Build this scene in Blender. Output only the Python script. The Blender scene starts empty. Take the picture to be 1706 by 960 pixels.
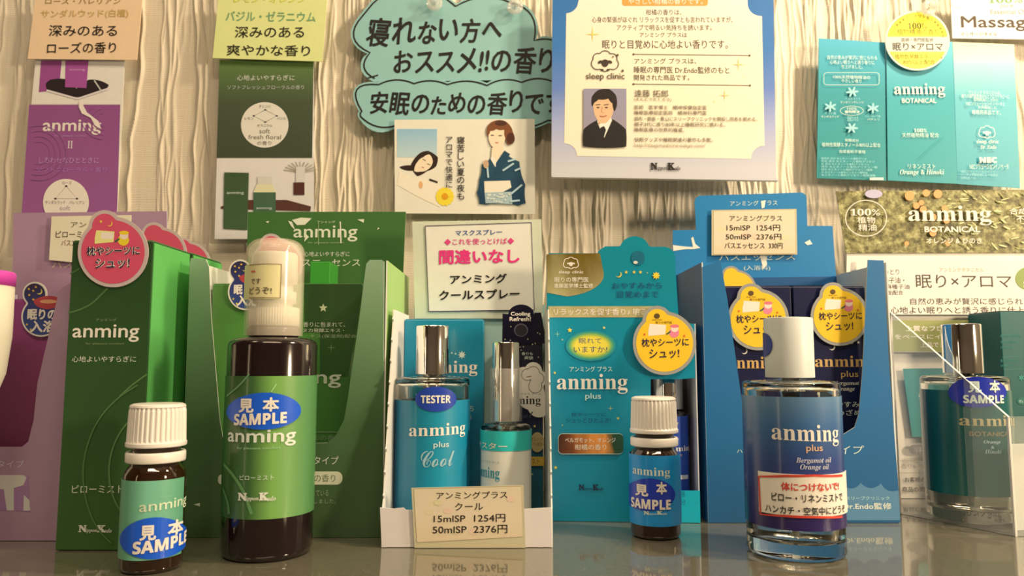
import bpy, bmesh, math, random
import numpy as np
from mathutils import Vector
random.seed(7); RNG = np.random.RandomState(7)
S = bpy.context.scene; COL = S.collection
# ---------------------------------------------------------------- camera, world, lights, exposure
F = 1232.0; PITCH = math.radians(5.5); CAMZ = 0.09
cam = bpy.data.cameras.new('camera'); co = bpy.data.objects.new('camera', cam); COL.objects.link(co); S.camera = co
co.location = (0, 0, CAMZ); co.rotation_euler = (math.radians(90) + PITCH, 0, 0)
cam.sensor_width = 36; cam.lens = 36 * F / 1706; cam.clip_start = 0.01
cam.dof.use_dof = True; cam.dof.focus_distance = 0.385; cam.dof.aperture_fstop = 16
S.view_settings.view_transform = 'Standard'; S.view_settings.look = 'None'; S.view_settings.gamma = 1
S.view_settings.exposure = 0.0; S.view_settings.use_curve_mapping = False
W = bpy.data.worlds.new('world'); S.world = W; W.use_nodes = True
W.node_tree.nodes['Background'].inputs[0].default_value = (1.0, 0.80, 0.58, 1)
W.node_tree.nodes['Background'].inputs[1].default_value = 0.05
def lamp(name, loc, target, size, power, col=(1, .84, .64), sy=None):
    l = bpy.data.lights.new(name, 'AREA'); l.energy = power; l.color = col; l.size = size
    if sy: l.shape = 'RECTANGLE'; l.size_y = sy
    o = bpy.data.objects.new(name, l); COL.objects.link(o); o.location = loc
    o.rotation_euler = (Vector(target) - Vector(loc)).to_track_quat('-Z', 'Y').to_euler(); return o
WARM = (1, .75, .47)
lamp('shelf_spot_lamp', (0.52, 0.24, 0.70), (0.20, 0.5, 0.16), 0.06, 5.6, WARM)
lamp('added_overhead_fill', (0.15, -0.7, 1.62), (0.0, 0.3, 0.1), 1.2, 15, WARM, 0.14)  # soft overhead fill, added from above and in front; no tube known
lamp('ceiling_round_lamp', (-0.9, -0.3, 1.5), (0.0, 0.45, 0.1), 0.25, 2.4, WARM)
lamp('side_strip_lamp', (0.98, -0.22, 0.36), (0.0, 0.4, 0.12), 0.09, 9.5, WARM, 0.20)
lamp('added_highlight_strip', (-1.35, -0.9, 0.30), (0.0, 0.35, 0.15), 0.07, 1.2, WARM, 0.9)  # added on the left for highlights on caps and bottles; no such lamp known
# ---------------------------------------------------------------- geometry of the view: pixel -> ray, used to place real planes
def ray(px, py):
    x = (px - 853) / F; y = (480 - py) / F
    return np.array([x, math.cos(PITCH) - y * math.sin(PITCH), math.sin(PITCH) + y * math.cos(PITCH)])
CAM = np.array([0, 0, CAMZ])
def at(px, py, Y):
    d = ray(px, py); return CAM + d * (Y / d[1])
def ground(px, py):
    d = ray(px, py); return CAM + d * (-CAMZ / d[2])
def zat(py, Y, px=853): return at(px, py, Y)[2]
def xat(px, Y, py=600): return at(px, py, Y)[0]
# ---------------------------------------------------------------- materials
TINT = (1.0, 0.80, 0.56)
def lin(c): return tuple((v / 255 / 12.92) if v / 255 <= .04045 else ((v / 255 + .055) / 1.055) ** 2.4 for v in c)
def alb(c, g=1.0): return tuple(min(.86, l / t * g * 1.08) for l, t in zip(lin(c), TINT)) + (1,)
MC = {}
def newmat(key, base=None):
    m = bpy.data.materials.new(base or 'mat'); m.use_nodes = True; MC[key] = m
    return m, m.node_tree, m.node_tree.nodes['Principled BSDF']
def mat(c, rough=.5, g=1.0, metal=0, coat=0, var=.05, spec=.5, trans=0, alpha=1, ior=1.45, bump=0, bscale=900):
    key = ('m', tuple(c), rough, g, metal, coat, var, spec, trans, alpha, ior, bump, bscale)
    if key in MC: return MC[key]
    m, nt, p = newmat(key, 'paint_%d_%d_%d' % tuple(int(v) for v in c))
    col = alb(c, g)
    p.inputs['Roughness'].default_value = rough; p.inputs['Metallic'].default_value = metal
    p.inputs['Coat Weight'].default_value = coat; p.inputs['Coat Roughness'].default_value = .12
    p.inputs['Specular IOR Level'].default_value = spec
    p.inputs['Transmission Weight'].default_value = trans; p.inputs['Alpha'].default_value = alpha; p.inputs['IOR'].default_value = ior
    if var or bump:
        tc = nt.nodes.new('ShaderNodeTexCoord'); n = nt.nodes.new('ShaderNodeTexNoise')
        n.inputs['Scale'].default_value = 120; n.inputs['Detail'].default_value = 5
        nt.links.new(tc.outputs['Object'], n.inputs['Vector'])
        mx = nt.nodes.new('ShaderNodeMix'); mx.data_type = 'RGBA'
        mx.inputs['A'].default_value = tuple(v * (1 - var) for v in col[:3]) + (1,)
        mx.inputs['B'].default_value = tuple(min(.95, v * (1 + var)) for v in col[:3]) + (1,)
        nt.links.new(n.outputs['Fac'], mx.inputs['Factor']); nt.links.new(mx.outputs['Result'], p.inputs['Base Color'])
        if bump:
            n2 = nt.nodes.new('ShaderNodeTexNoise'); n2.inputs['Scale'].default_value = bscale; n2.inputs['Detail'].default_value = 4
            nt.links.new(tc.outputs['Object'], n2.inputs['Vector'])
            b = nt.nodes.new('ShaderNodeBump'); b.inputs['Strength'].default_value = bump; b.inputs['Distance'].default_value = .0004
            nt.links.new(n2.outputs['Fac'], b.inputs['Height']); nt.links.new(b.outputs['Normal'], p.inputs['Normal'])
    else: p.inputs['Base Color'].default_value = col
    return m
def grad(stops, axis='Z', rough=.45, coat=0, alpha=1, g=1.0, blotch=0):
    """colour gradient for print and for painted-in shade; stops = [(t, colour)], t from 0 at the low end"""
    key = ('g', tuple(stops), axis, rough, coat, alpha, g, blotch)
    if key in MC: return MC[key]
    m, nt, p = newmat(key, 'colour_gradient')
    tc = nt.nodes.new('ShaderNodeTexCoord'); sp = nt.nodes.new('ShaderNodeSeparateXYZ'); r = nt.nodes.new('ShaderNodeValToRGB')
    nt.links.new(tc.outputs['Generated'], sp.inputs[0])
    if blotch:
        n = nt.nodes.new('ShaderNodeTexNoise'); n.inputs['Scale'].default_value = blotch; n.inputs['Detail'].default_value = 3
        nt.links.new(tc.outputs['Generated'], n.inputs['Vector'])
        a = nt.nodes.new('ShaderNodeMath'); a.operation = 'MULTIPLY_ADD'; a.inputs[1].default_value = .5
        nt.links.new(n.outputs['Fac'], a.inputs[0]); s = nt.nodes.new('ShaderNodeMath'); s.operation = 'SUBTRACT'; s.inputs[1].default_value = .25
        nt.links.new(sp.outputs[axis], s.inputs[0]); nt.links.new(s.outputs[0], a.inputs[2]); nt.links.new(a.outputs[0], r.inputs[0])
    else: nt.links.new(sp.outputs[axis], r.inputs[0])
    e = r.color_ramp.elements
    e[0].position = stops[0][0]; e[0].color = alb(stops[0][1], g); e[1].position = stops[-1][0]; e[1].color = alb(stops[-1][1], g)
    for t, c in stops[1:-1]:
        q = e.new(t); q.color = alb(c, g)
    nt.links.new(r.outputs[0], p.inputs['Base Color'])
    p.inputs['Roughness'].default_value = rough; p.inputs['Coat Weight'].default_value = coat; p.inputs['Coat Roughness'].default_value = .1
    p.inputs['Alpha'].default_value = alpha
    return m
def foliage():
    key = 'foliage'
    if key in MC: return MC[key]
    m, nt, p = newmat(key, 'printed_orchard')
    tc = nt.nodes.new('ShaderNodeTexCoord'); n = nt.nodes.new('ShaderNodeTexNoise'); n.inputs['Scale'].default_value = 170; n.inputs['Detail'].default_value = 9; n.inputs['Roughness'].default_value = .8
    r = nt.nodes.new('ShaderNodeValToRGB'); nt.links.new(tc.outputs['Object'], n.inputs['Vector']); nt.links.new(n.outputs['Fac'], r.inputs[0])
    e = r.color_ramp.elements; e[0].position = .38; e[0].color = alb((52, 46, 22)); e[1].position = .74; e[1].color = alb((228, 212, 150))
    q = e.new(.47); q.color = alb((100, 90, 44)); q = e.new(.56); q.color = alb((150, 138, 80))
    nt.links.new(r.outputs[0], p.inputs['Base Color']); p.inputs['Roughness'].default_value = .5
    return m
def glass(c=(255, 255, 255), rough=0.0, ior=1.5):
    key = ('gl', tuple(c), rough, ior)
    if key in MC: return MC[key]
    m, nt, p = newmat(key, 'glass')
    p.inputs['Base Color'].default_value = lin(c) + (1,); p.inputs['Transmission Weight'].default_value = 1
    p.inputs['Roughness'].default_value = rough; p.inputs['IOR'].default_value = ior
    return m
def film(c, t=.5, rough=.1):
    """thin clear plastic sheet: partly see-through, glossy"""
    return mat(c, rough, 1, 0, .3, 0, .6, 0, t)
CHROME = mat((222, 205, 188), .09, 1.1, 1, 0, 0)
WHITE = (238, 222, 190)
# ---------------------------------------------------------------- objects
def mesh_obj(name, V, polys, mats, parent=None, loc=(0, 0, 0), mi=None, smooth=False):
    me = bpy.data.meshes.new(name); L = np.array(loc)
    me.from_pydata([tuple(np.array(v) - L) for v in V], [], [tuple(p) for p in polys])
    for m in (mats if isinstance(mats, (list, tuple)) else [mats]): me.materials.append(m)
    if mi is not None: me.polygons.foreach_set('material_index', mi)
    if smooth: me.polygons.foreach_set('use_smooth', [True] * len(me.polygons))
    me.update(); o = bpy.data.objects.new(name, me); COL.objects.link(o); o.location = (0, 0, 0) if parent else loc
    if parent: o.parent = parent
    return o
class Thing:
    def __init__(s, name, label, cat, loc, group=None):
        s.o = bpy.data.objects.new(name, None); COL.objects.link(s.o); s.loc = tuple(float(v) for v in loc); s.o.location = s.loc
        s.o.empty_display_size = .01; s.o['label'] = label; s.o['category'] = cat
        if group: s.o['group'] = group
    def part(s, name, V, P, m, label=None, parent=None, smooth=False, mi=None):
        o = mesh_obj(name, V, P, m, None, (0, 0, 0), mi, smooth)
        L = np.array(s.loc); n = len(o.data.vertices); a = np.empty(n * 3); o.data.vertices.foreach_get('co', a)
        a = (a.reshape(-1, 3) - L).ravel(); o.data.vertices.foreach_set('co', a); o.data.update()
        o.parent = parent or s.o
        if label: o['label'] = label
        return o
def structure(o): o['kind'] = 'structure'; return o
# ---------------------------------------------------------------- surfaces that carry print
class Plane:
    def __init__(s, O, U=(1, 0, 0), Wv=(0, 0, 1)):
        s.O = np.array(O, float); s.U = np.array(U, float); s.U /= np.linalg.norm(s.U); s.W = np.array(Wv, float); s.W /= np.linalg.norm(s.W)
        s.N = np.cross(s.U, s.W)     # towards the viewer for U=+x, W=+z
        s.flat = True
    def hit(s, px, py):
        d = ray(px, py); t = np.dot(s.O - CAM, s.N) / np.dot(d, s.N); P = CAM + d * t - s.O
        return float(np.dot(P, s.U)), float(np.dot(P, s.W))
    def to3(s, uv, off=0.0):
        uv = np.asarray(uv, float).reshape(-1, 2)
        return s.O + uv[:, :1] * s.U + uv[:, 1:] * s.W + s.N * off
def YP(Y, yaw=0, lean=0, x=0.0):
    """upright plane at depth Y (at x); yaw turns it, lean tips its top back"""
    return Plane((x, Y, 0), (math.cos(yaw), math.sin(yaw), 0), (math.sin(yaw) * -math.sin(lean), math.cos(yaw) * math.sin(lean), math.cos(lean)))
class Cyl:
    def __init__(s, cx, cy, r): s.cx, s.cy, s.r = cx, cy, r; s.flat = False
    def hit(s, px, py):
        d = ray(px, py); a = d[0] ** 2 + d[1] ** 2; b = -2 * (d[0] * s.cx + d[1] * s.cy); c = s.cx ** 2 + s.cy ** 2 - s.r ** 2
        D = b * b - 4 * a * c
        t = (-b - math.sqrt(max(D, 0))) / (2 * a); P = CAM + d * t
        return s.r * math.atan2(P[0] - s.cx, -(P[1] - s.cy)), float(P[2])
    def to3(s, uv, off=0.0):
        uv = np.asarray(uv, float).reshape(-1, 2); th = uv[:, 0] / s.r; R = s.r + off
        return np.stack([s.cx + R * np.sin(th), s.cy - R * np.cos(th), uv[:, 1]], 1)
# glyph outlines of the built-in font
GC = {}
def sty(s, f):
    if not f: return s
    base = {'serif': (0x1D400, 0x1D41A, 0x1D7CE), 'italic': (0x1D468, 0x1D482, None), 'script': (0x1D4D0, 0x1D4EA, None), 'sansb': (0x1D5D4, 0x1D5EE, 0x1D7EC)}[f]
    r = ''
    for ch in s:
        if 'A' <= ch <= 'Z': r += chr(base[0] + ord(ch) - 65)
        elif 'a' <= ch <= 'z': r += chr(base[1] + ord(ch) - 97)
        elif '0' <= ch <= '9' and base[2]: r += chr(base[2] + ord(ch) - 48)
        else: r += ch
    return r
def glyphs(s, bold=0, font=None, wob=0):
    key = (s, bold, font, wob)
    if key in GC: return GC[key]
    if wob:
        V = []; P = []; x = 0
        for ch in s:
            if ch in ' 　': x += .6; continue
            v, p = glyphs(ch, 0, font); v = v.copy(); n = sum(len(a) for a in V)
            a = RNG.uniform(-.09, .09); sc = RNG.uniform(.88, 1.1); v = v * sc
            w = v[:, 0].max() - v[:, 0].min(); v[:, 0] -= v[:, 0].min(); c = v.mean(0)
            v = (v - c) @ np.array([[math.cos(a), math.sin(a)], [-math.sin(a), math.cos(a)]]) + c
            v[:, 0] += v[:, 1] * .12
            v[:, 1] += RNG.uniform(-.06, .06); v[:, 0] += x; x += w + .14
            V.append(v); P += [tuple(i + n for i in q) for q in p]
        GC[key] = (np.concatenate(V), P); return GC[key]
    c = bpy.data.curves.new('t', 'FONT'); c.body = sty(s, font); c.resolution_u = 3
    o = bpy.data.objects.new('t', c); COL.objects.link(o)
    dg = bpy.context.evaluated_depsgraph_get(); me = bpy.data.meshes.new_from_object(o.evaluated_get(dg))
    V = np.array([v.co[:2] for v in me.vertices]).reshape(-1, 2); P = [tuple(p.vertices) for p in me.polygons]
    bpy.data.objects.remove(o); bpy.data.curves.remove(c); bpy.data.meshes.remove(me)
    if bold:
        n = len(V); b = bold * .8; dirs = [(b, 0), (-b, 0), (0, b), (0, -b)] + ([(.7 * b, .7 * b), (-.7 * b, .7 * b), (.7 * b, -.7 * b), (-.7 * b, -.7 * b)] if bold > .025 else [])
        P = [tuple(i + k * n for i in q) for k in range(len(dirs)) for q in P]; V = np.concatenate([V + np.array(d) for d in dirs])
    GC[key] = (V, P); return V, P
def slice_u(V, P, step):
    bm = bmesh.new(); vs = [bm.verts.new((v[0], v[1], 0)) for v in V]
    for p in P:
        try: bm.faces.new([vs[i] for i in p])
        except ValueError: pass
    u0, u1 = V[:, 0].min(), V[:, 0].max(); n = max(1, int((u1 - u0) / step))
    for i in range(1, n + 1):
        bmesh.ops.bisect_plane(bm, geom=bm.verts[:] + bm.edges[:] + bm.faces[:], plane_co=(u0 + (u1 - u0) * i / (n + 1), 0, 0), plane_no=(1, 0, 0))
    bm.verts.index_update(); V2 = np.array([v.co[:2] for v in bm.verts]); P2 = [tuple(v.index for v in f.verts) for f in bm.faces]; bm.free()
    return V2, P2
class Print:
    """flat print on a surface: lettering and graphics, one mesh each"""
    def __init__(s, thing, surf, fr=(0, 0, 1), parent=None, g=1.0, base=.00012):
        s.th, s.surf, s.fr, s.parent, s.g = thing, surf, fr, parent, g; s.off = base; s.acc = {'lettering': [], 'print': []}
    def px(s, x, y): return s.fr[0] + x / s.fr[2], s.fr[1] + y / s.fr[2]
    def uv(s, x, y): return s.surf.hit(*s.px(x, y))
    def add(s, kind, V, P, m):
        V = np.asarray(V, float)
        if not s.surf.flat and len(V): V, P = slice_u(V, P, .0016)
        s.acc[kind].append((s.surf.to3(V, s.off), P, m)); s.off += .000012
    def m(s, c, rough=.5, metal=0, **k): return c if isinstance(c, bpy.types.Material) else mat(c, rough, s.g, metal, var=0, **k)
    def t(s, txt, x0, y0, x1, y1, c=(20, 18, 16), bold=0, font=None, shear=0, dy=0, wob=0, rough=.5, metal=0):
        V, P = glyphs(txt, bold, font, wob)
        if not len(V): return
        V = V.copy(); V[:, 0] += shear * V[:, 1]
        mn, mx = V.min(0), V.max(0); V = (V - mn) / np.maximum(mx - mn, 1e-6)
        a = s.uv(x0, y0); b = s.uv(x1, y1); d = s.uv(x0, y1)
        W_ = b[0] - a[0]; H_ = a[1] - d[1]; k = (s.uv(x1, y1 + dy)[1] - b[1]) if dy else 0
        tl = (b[1] - d[1]) if s.surf.flat and abs(b[1] - d[1]) < .3 * abs(H_) else 0
        U = a[0] + V[:, 0] * W_; Z = d[1] + V[:, 1] * H_ + V[:, 0] * (k + tl)
        n0 = len(glyphs(txt, 0, font)[0]) if bold and not wob else len(V)
        if bold and not wob:
            np_ = len(P) // (len(V) // n0); P = P[:np_]
            for k in range(len(V) // n0):
                s.add('lettering', np.stack([U, Z], 1)[k * n0:(k + 1) * n0], P, s.m(c, rough, metal)); s.off -= .000007
            s.off += .000007
        elif wob and bold:
            hh = H_ / 1.25 * bold
            for k in range(9):
                a = k * .7; q = np.stack([U + hh * math.cos(a) * (k > 0), Z + hh * math.sin(a) * (k > 0)], 1); s.add('lettering', q, P, s.m(c, rough, metal)); s.off -= .000007
        else: s.add('lettering', np.stack([U, Z], 1), P, s.m(c, rough, metal))
    def vt(s, txt, x, y0, y1, w, c=(20, 18, 16), bold=0):
        n = len(txt); h = (y1 - y0) / n
        for i, ch in enumerate(txt):
            V, _ = glyphs(ch, bold); e = V.max(0) - V.min(0); fx = min(1, e[0] / .9); fy = min(1, e[1] / .9)
            cy = y0 + h * (i + .5); s.t(ch, x - w * fx / 2, cy - h * .47 * fy, x + w * fx / 2, cy + h * .47 * fy, c, bold)
    def poly(s, pts, c, kind='print', rough=.5, metal=0):
        V = [s.uv(x, y) for x, y in pts]; s.add(kind, V, [tuple(range(len(V)))], s.m(c, rough, metal))
    def ell(s, cx, cy, rx, ry, c, n=48, rot=0, **k):
        s.poly([(cx + rx * math.cos(a) * math.cos(rot) - ry * math.sin(a) * math.sin(rot), cy + rx * math.cos(a) * math.sin(rot) + ry * math.sin(a) * math.cos(rot)) for a in [-i * 2 * math.pi / n for i in range(n)]], c, **k)
    def rect(s, x0, y0, x1, y1, c, r=0, **k): s.poly(rr(x0, y0, x1, y1, r), c, **k)
    def line(s, pts, w, c, closed=False, curve=False, **k):
        if curve:
            for _ in range(3): pts = [pts[0]] + [tuple(np.array(pts[i]) * f + np.array(pts[i + 1]) * (1 - f)) for i in range(len(pts) - 1) for f in (.75, .25)] + [pts[-1]]
        q = np.array([s.uv(x, y) for x, y in pts]); e = abs(s.uv(pts[0][0] + w, pts[0][1])[0] - s.uv(*pts[0])[0]) / 2
        V, P = strip(q, e, closed); s.add('print', V, P, s.m(c, **k))
    def star(s, cx, cy, r, c, n=4, inner=.25, rot=0, **k):
        s.poly([(cx + (r if i % 2 == 0 else r * inner) * math.sin(rot + i * math.pi / n), cy - (r if i % 2 == 0 else r * inner) * math.cos(rot + i * math.pi / n)) for i in range(2 * n)], c, **k)
    def moon(s, cx, cy, r, c, **k):
        A = [(cx + r * math.cos(a), cy + r * math.sin(a)) for a in np.linspace(-1.2, 2.6, 16)]
        B = [(cx - .3 * r + r * .95 * math.cos(a), cy - .25 * r + r * .95 * math.sin(a)) for a in np.linspace(2.45, -1.0, 16)]
        s.poly(A + B, c, **k)
    def flush(s):
        for kind, L in s.acc.items():
            if not L: continue
            V = []; P = []; mi = []; ms = []; n = 0
            for v, p, m in L:
                if m not in ms: ms.append(m)
                V.append(v); P += [tuple(i + n for i in q) for q in p]; mi += [ms.index(m)] * len(p); n += len(v)
            s.th.part(kind, np.concatenate(V), P, ms, parent=s.parent, mi=mi)
        s.acc = {'lettering': [], 'print': []}
def strip(q, e, closed=False):
    n = len(q); V = []; P = []
    for i in range(n):
        a = q[(i - 1) % n] if (closed or i > 0) else q[i]; b = q[(i + 1) % n] if (closed or i < n - 1) else q[i]
        d = b - a; d = d / (np.linalg.norm(d) + 1e-12); nn = np.array([-d[1], d[0]]) * e; V += [q[i] + nn, q[i] - nn]
    for i in range(n if closed else n - 1):
        j = (i + 1) % n; P.append((2 * i, 2 * i + 1, 2 * j + 1, 2 * j))
    return np.array(V), P
def rr(x0, y0, x1, y1, r=0, n=6):
    if not r: return [(x0, y0), (x0, y1), (x1, y1), (x1, y0)]
    o = []
    for cx, cy, a0 in ((x0 + r, y0 + r, 360), (x0 + r, y1 - r, 270), (x1 - r, y1 - r, 180), (x1 - r, y0 + r, 90)):
        for i in range(n + 1):
            a = math.radians(a0 - 90 * i / n); o.append((cx + r * math.sin(a), cy - r * math.cos(a)))
    return o
def lobes(cx, cy, circles, n=96):
    o = []
    for i in range(n):
        a = -i * 2 * math.pi / n; d = (math.cos(a), math.sin(a)); best = 1
        for x, y, r in circles:
            b = d[0] * (x - cx) + d[1] * (y - cy); c = (x - cx) ** 2 + (y - cy) ** 2 - r * r; D = b * b - c
            if D > 0: best = max(best, b + math.sqrt(D))
        o.append((cx + d[0] * best, cy + d[1] * best))
    return o
def bulge(c, k=.25, n=8, closed=True):
    o = []; m = len(c)
    for i in range(m if closed else m - 1):
        A = np.array(c[i][:2], float); B = np.array(c[(i + 1) % m][:2], float); kk = c[i][2] if len(c[i]) > 2 else k
        d = B - A; C = (A + B) / 2 + np.array([d[1], -d[0]]) * kk * 2
        for j in range(n):
            t = j / n; o.append(tuple((1 - t) ** 2 * A + 2 * t * (1 - t) * C + t * t * B))
    if not closed: o.append(tuple(c[-1][:2]))
    return o
# ---------------------------------------------------------------- solid makers
def prism(surf, pts_uv, th, off=0.0):
    """a sheet with thickness: outline on the surface, extruded backwards"""
    uv = np.array(pts_uv); n = len(uv); A = surf.to3(uv, off); B = surf.to3(uv, off - th)
    P = [tuple(range(n)), tuple(range(2 * n - 1, n - 1, -1))] + [(i, i + n, (i + 1) % n + n, (i + 1) % n) for i in range(n)]
    return np.concatenate([A, B]), P
def board(thing, name, surf, pts, th, m, label=None, parent=None, off=0.0, fr=(0, 0, 1), edge=None):
    uv = [(a, b if b > .006 else .0003) for a, b in (surf.hit(fr[0] + x / fr[2], fr[1] + y / fr[2]) for x, y in pts)]
    V, P = prism(surf, uv, th, off)
    if edge: return thing.part(name, V, P, [m, edge], label, parent, mi=[0] + [1] * (len(P) - 1))
    return thing.part(name, V, P, m, label, parent)
def boxVP(x0, x1, y0, y1, z0, z1, bev=.0004, yaw=0, piv=None):
    bm = bmesh.new(); bmesh.ops.create_cube(bm, size=1)
    for v in bm.verts:
        v.co.x = x0 if v.co.x < 0 else x1; v.co.y = y0 if v.co.y < 0 else y1; v.co.z = z0 if v.co.z < 0 else z1
    if bev: bmesh.ops.bevel(bm, geom=bm.edges[:], offset=bev, segments=2, affect='EDGES', profile=.5)
    V = np.array([v.co[:] for v in bm.verts]); bm.verts.index_update(); P = [tuple(v.index for v in f.verts) for f in bm.faces]; bm.free()
    if yaw:
        c = np.array(piv if piv is not None else (x0, y0)); a = V[:, :2] - c
        V[:, 0] = c[0] + a[:, 0] * math.cos(yaw) - a[:, 1] * math.sin(yaw); V[:, 1] = c[1] + a[:, 0] * math.sin(yaw) + a[:, 1] * math.cos(yaw)
    return V, P
def lathe(cx, cy, prof, n=72, flute=None, closed=False, cap=True, sq=0):
    """prof = [(r, z)]; flute = (i0, i1, count, depth) ridges between profile rows"""
    V = []; P = []; m = len(prof)
    for i, (r, z) in enumerate(prof):
        for j in range(n):
            a = 2 * math.pi * j / n; R = r
            if flute and flute[0] <= i <= flute[1]:
                R -= flute[3] * max(0, min(1, .5 + 1.4 * math.cos(a * flute[2])))
            V.append((cx + R * math.sin(a), cy - R * math.cos(a), z))
    for i in range(m - 1 if not closed else m):
        k = (i + 1) % m
        for j in range(n):
            l = (j + 1) % n; P.append((i * n + j, i * n + l, k * n + l, k * n + j))
    if cap and not closed:
        if prof[0][0] > 1e-6: P.append(tuple(range(n - 1, -1, -1)))
        if prof[-1][0] > 1e-6: P.append(tuple((m - 1) * n + j for j in range(n)))
    return V, P
def patch(cyl, t0, t1, z0, z1, off, th=.0002, n=60, fz=None):
    """curved label on a bottle, a thin sheet with thickness"""
    V = []; P = []
    for o in (off, off - th):
        for i in range(n + 1):
            t = math.radians(t0 + (t1 - t0) * i / n)
            for z in (z0, z1): V.append((cyl.cx + (cyl.r + o) * math.sin(t), cyl.cy - (cyl.r + o) * math.cos(t), z))
    k = 2 * (n + 1)
    for i in range(n):
        a = 2 * i; P += [(a, a + 2, a + 3, a + 1), (k + a, k + a + 1, k + a + 3, k + a + 2), (a, k + a, k + a + 2, a + 2), (a + 1, a + 3, k + a + 3, k + a + 1)]
    P += [(0, 1, k + 1, k), (2 * n, k + 2 * n, k + 2 * n + 1, 2 * n + 1)]
    return V, P
def sticker(thing, cyl, cx, cy, rx, ry, m, off, fr=(0, 0, 1), label=None, rot=0):
    pts = [(cx + rx * math.cos(a) * math.cos(rot) - ry * math.sin(a) * math.sin(rot), cy + rx * math.cos(a) * math.sin(rot) + ry * math.sin(a) * math.cos(rot)) for a in [-i * 2 * math.pi / 56 for i in range(56)]]
    uv = np.array([cyl.hit(fr[0] + x / fr[2], fr[1] + y / fr[2]) for x, y in pts]); V, P = slice_u(uv, [tuple(range(56))], .0014)
    n = len(V); A = cyl.to3(V, off); B = cyl.to3(V, off - .00015)
    return thing.part('sticker', np.concatenate([A, B]), P + [tuple(i + n for i in reversed(p)) for p in P], m, label)
# ================================================================ the setting
WALLY = 0.518
def make_wall():
    x0, x1, z0, z1 = -.62, .62, -.02, .50; nx, nz = 2300, 200
    X = np.linspace(x0, x1, nx); Z = np.linspace(z0, z1, nz); H = np.zeros((nz, nx))
    R = np.random.RandomState(21)
    bands = []; x = x0
    plain = [(-.215, -.19), (-.345, -.33), (-.085, -.045), (-.27, -.262)]
    for i in range(980):
        xc = R.uniform(x0, x1) if i < 620 else R.uniform(.14, .42) if i < 860 else R.uniform(-.12, .14)
        if any(a < xc < b for a, b in plain) and R.rand() < .9: continue
        zc = R.uniform(z0 - .05, z1 + .05); L = R.uniform(.03, .25); w = R.uniform(.0006, .0014); amp = R.uniform(.0005, .0019)
        drift = R.uniform(-.05, .05); ph = R.uniform(0, 6.28, 4); aa = R.uniform(.0006, .0024, 4) * np.array([1, .8, .5, .3]); fr = R.uniform(.7, 1.3, 4) * np.array([18, 42, 90, 170])
        px = xc + drift * (Z - zc) + sum(aa[k] * np.sin(fr[k] * Z + ph[k]) for k in range(4))
        env = np.clip(1.3 - ((Z - zc) / L) ** 2, 0, 1)
        w2 = w * (1 + .35 * np.sin(60 * Z + ph[0]))
        d = (X[None, :] - px[:, None]) / w2[:, None]
        H = np.maximum(H, amp * env[:, None] * np.exp(-d * d) * (1 + .25 * np.sin(140 * Z + ph[1]))[:, None]) + .12 * amp * env[:, None] * np.exp(-(d / 3) ** 2)
    XX, ZZ = np.meshgrid(X, Z); V = np.stack([XX.ravel(), (WALLY - H).ravel(), ZZ.ravel()], 1)
    idx = np.arange(nz * nx).reshape(nz, nx); q = np.stack([idx[:-1, :-1], idx[:-1, 1:], idx[1:, 1:], idx[1:, :-1]], -1).reshape(-1, 4)
    me = bpy.data.meshes.new('wall_back'); me.vertices.add(len(V)); me.vertices.foreach_set('co', V.ravel())
    me.loops.add(q.size); me.loops.foreach_set('vertex_index', q.ravel()); me.polygons.add(len(q))
    me.polygons.foreach_set('loop_start', np.arange(0, q.size, 4)); me.polygons.foreach_set('use_smooth', [True] * len(q)); me.update(calc_edges=True)
    m, nt, p = newmat('wall', 'woven_wallpaper'); p.inputs['Roughness'].default_value = .5
    tc = nt.nodes.new('ShaderNodeTexCoord'); mp = nt.nodes.new('ShaderNodeMapping'); mp.inputs['Scale'].default_value = (1, 1, .12)
    n = nt.nodes.new('ShaderNodeTexNoise'); n.inputs['Scale'].default_value = 420; n.inputs['Detail'].default_value = 4
    nt.links.new(tc.outputs['Object'], mp.inputs[0]); nt.links.new(mp.outputs[0], n.inputs['Vector'])
    w = nt.nodes.new('ShaderNodeTexWave'); w.wave_type = 'BANDS'; w.bands_direction = 'Z'; w.inputs['Scale'].default_value = 260; w.inputs['Distortion'].default_value = 2
    nt.links.new(tc.outputs['Object'], w.inputs['Vector'])
    a = nt.nodes.new('ShaderNodeMath'); a.operation = 'MULTIPLY_ADD'; a.inputs[1].default_value = .35
    nt.links.new(w.outputs['Fac'], a.inputs[0]); nt.links.new(n.outputs['Fac'], a.inputs[2])
    b = nt.nodes.new('ShaderNodeBump'); b.inputs['Strength'].default_value = .45; b.inputs['Distance'].default_value = .0005
    nt.links.new(a.outputs[0], b.inputs['Height']); nt.links.new(b.outputs[0], p.inputs['Normal'])
    r = nt.nodes.new('ShaderNodeValToRGB'); r.color_ramp.elements[0].color = alb((196, 170, 132)); r.color_ramp.elements[1].color = alb((226, 202, 164))
    n3 = nt.nodes.new('ShaderNodeTexNoise'); n3.inputs['Scale'].default_value = 30; n3.inputs['Detail'].default_value = 6
    nt.links.new(mp.outputs[0], n3.inputs['Vector']); nt.links.new(n3.outputs['Fac'], r.inputs[0]); nt.links.new(r.outputs[0], p.inputs['Base Color'])
    me.materials.append(m); o = bpy.data.objects.new('wall_back', me); COL.objects.link(o); return structure(o)
make_wall()
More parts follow.
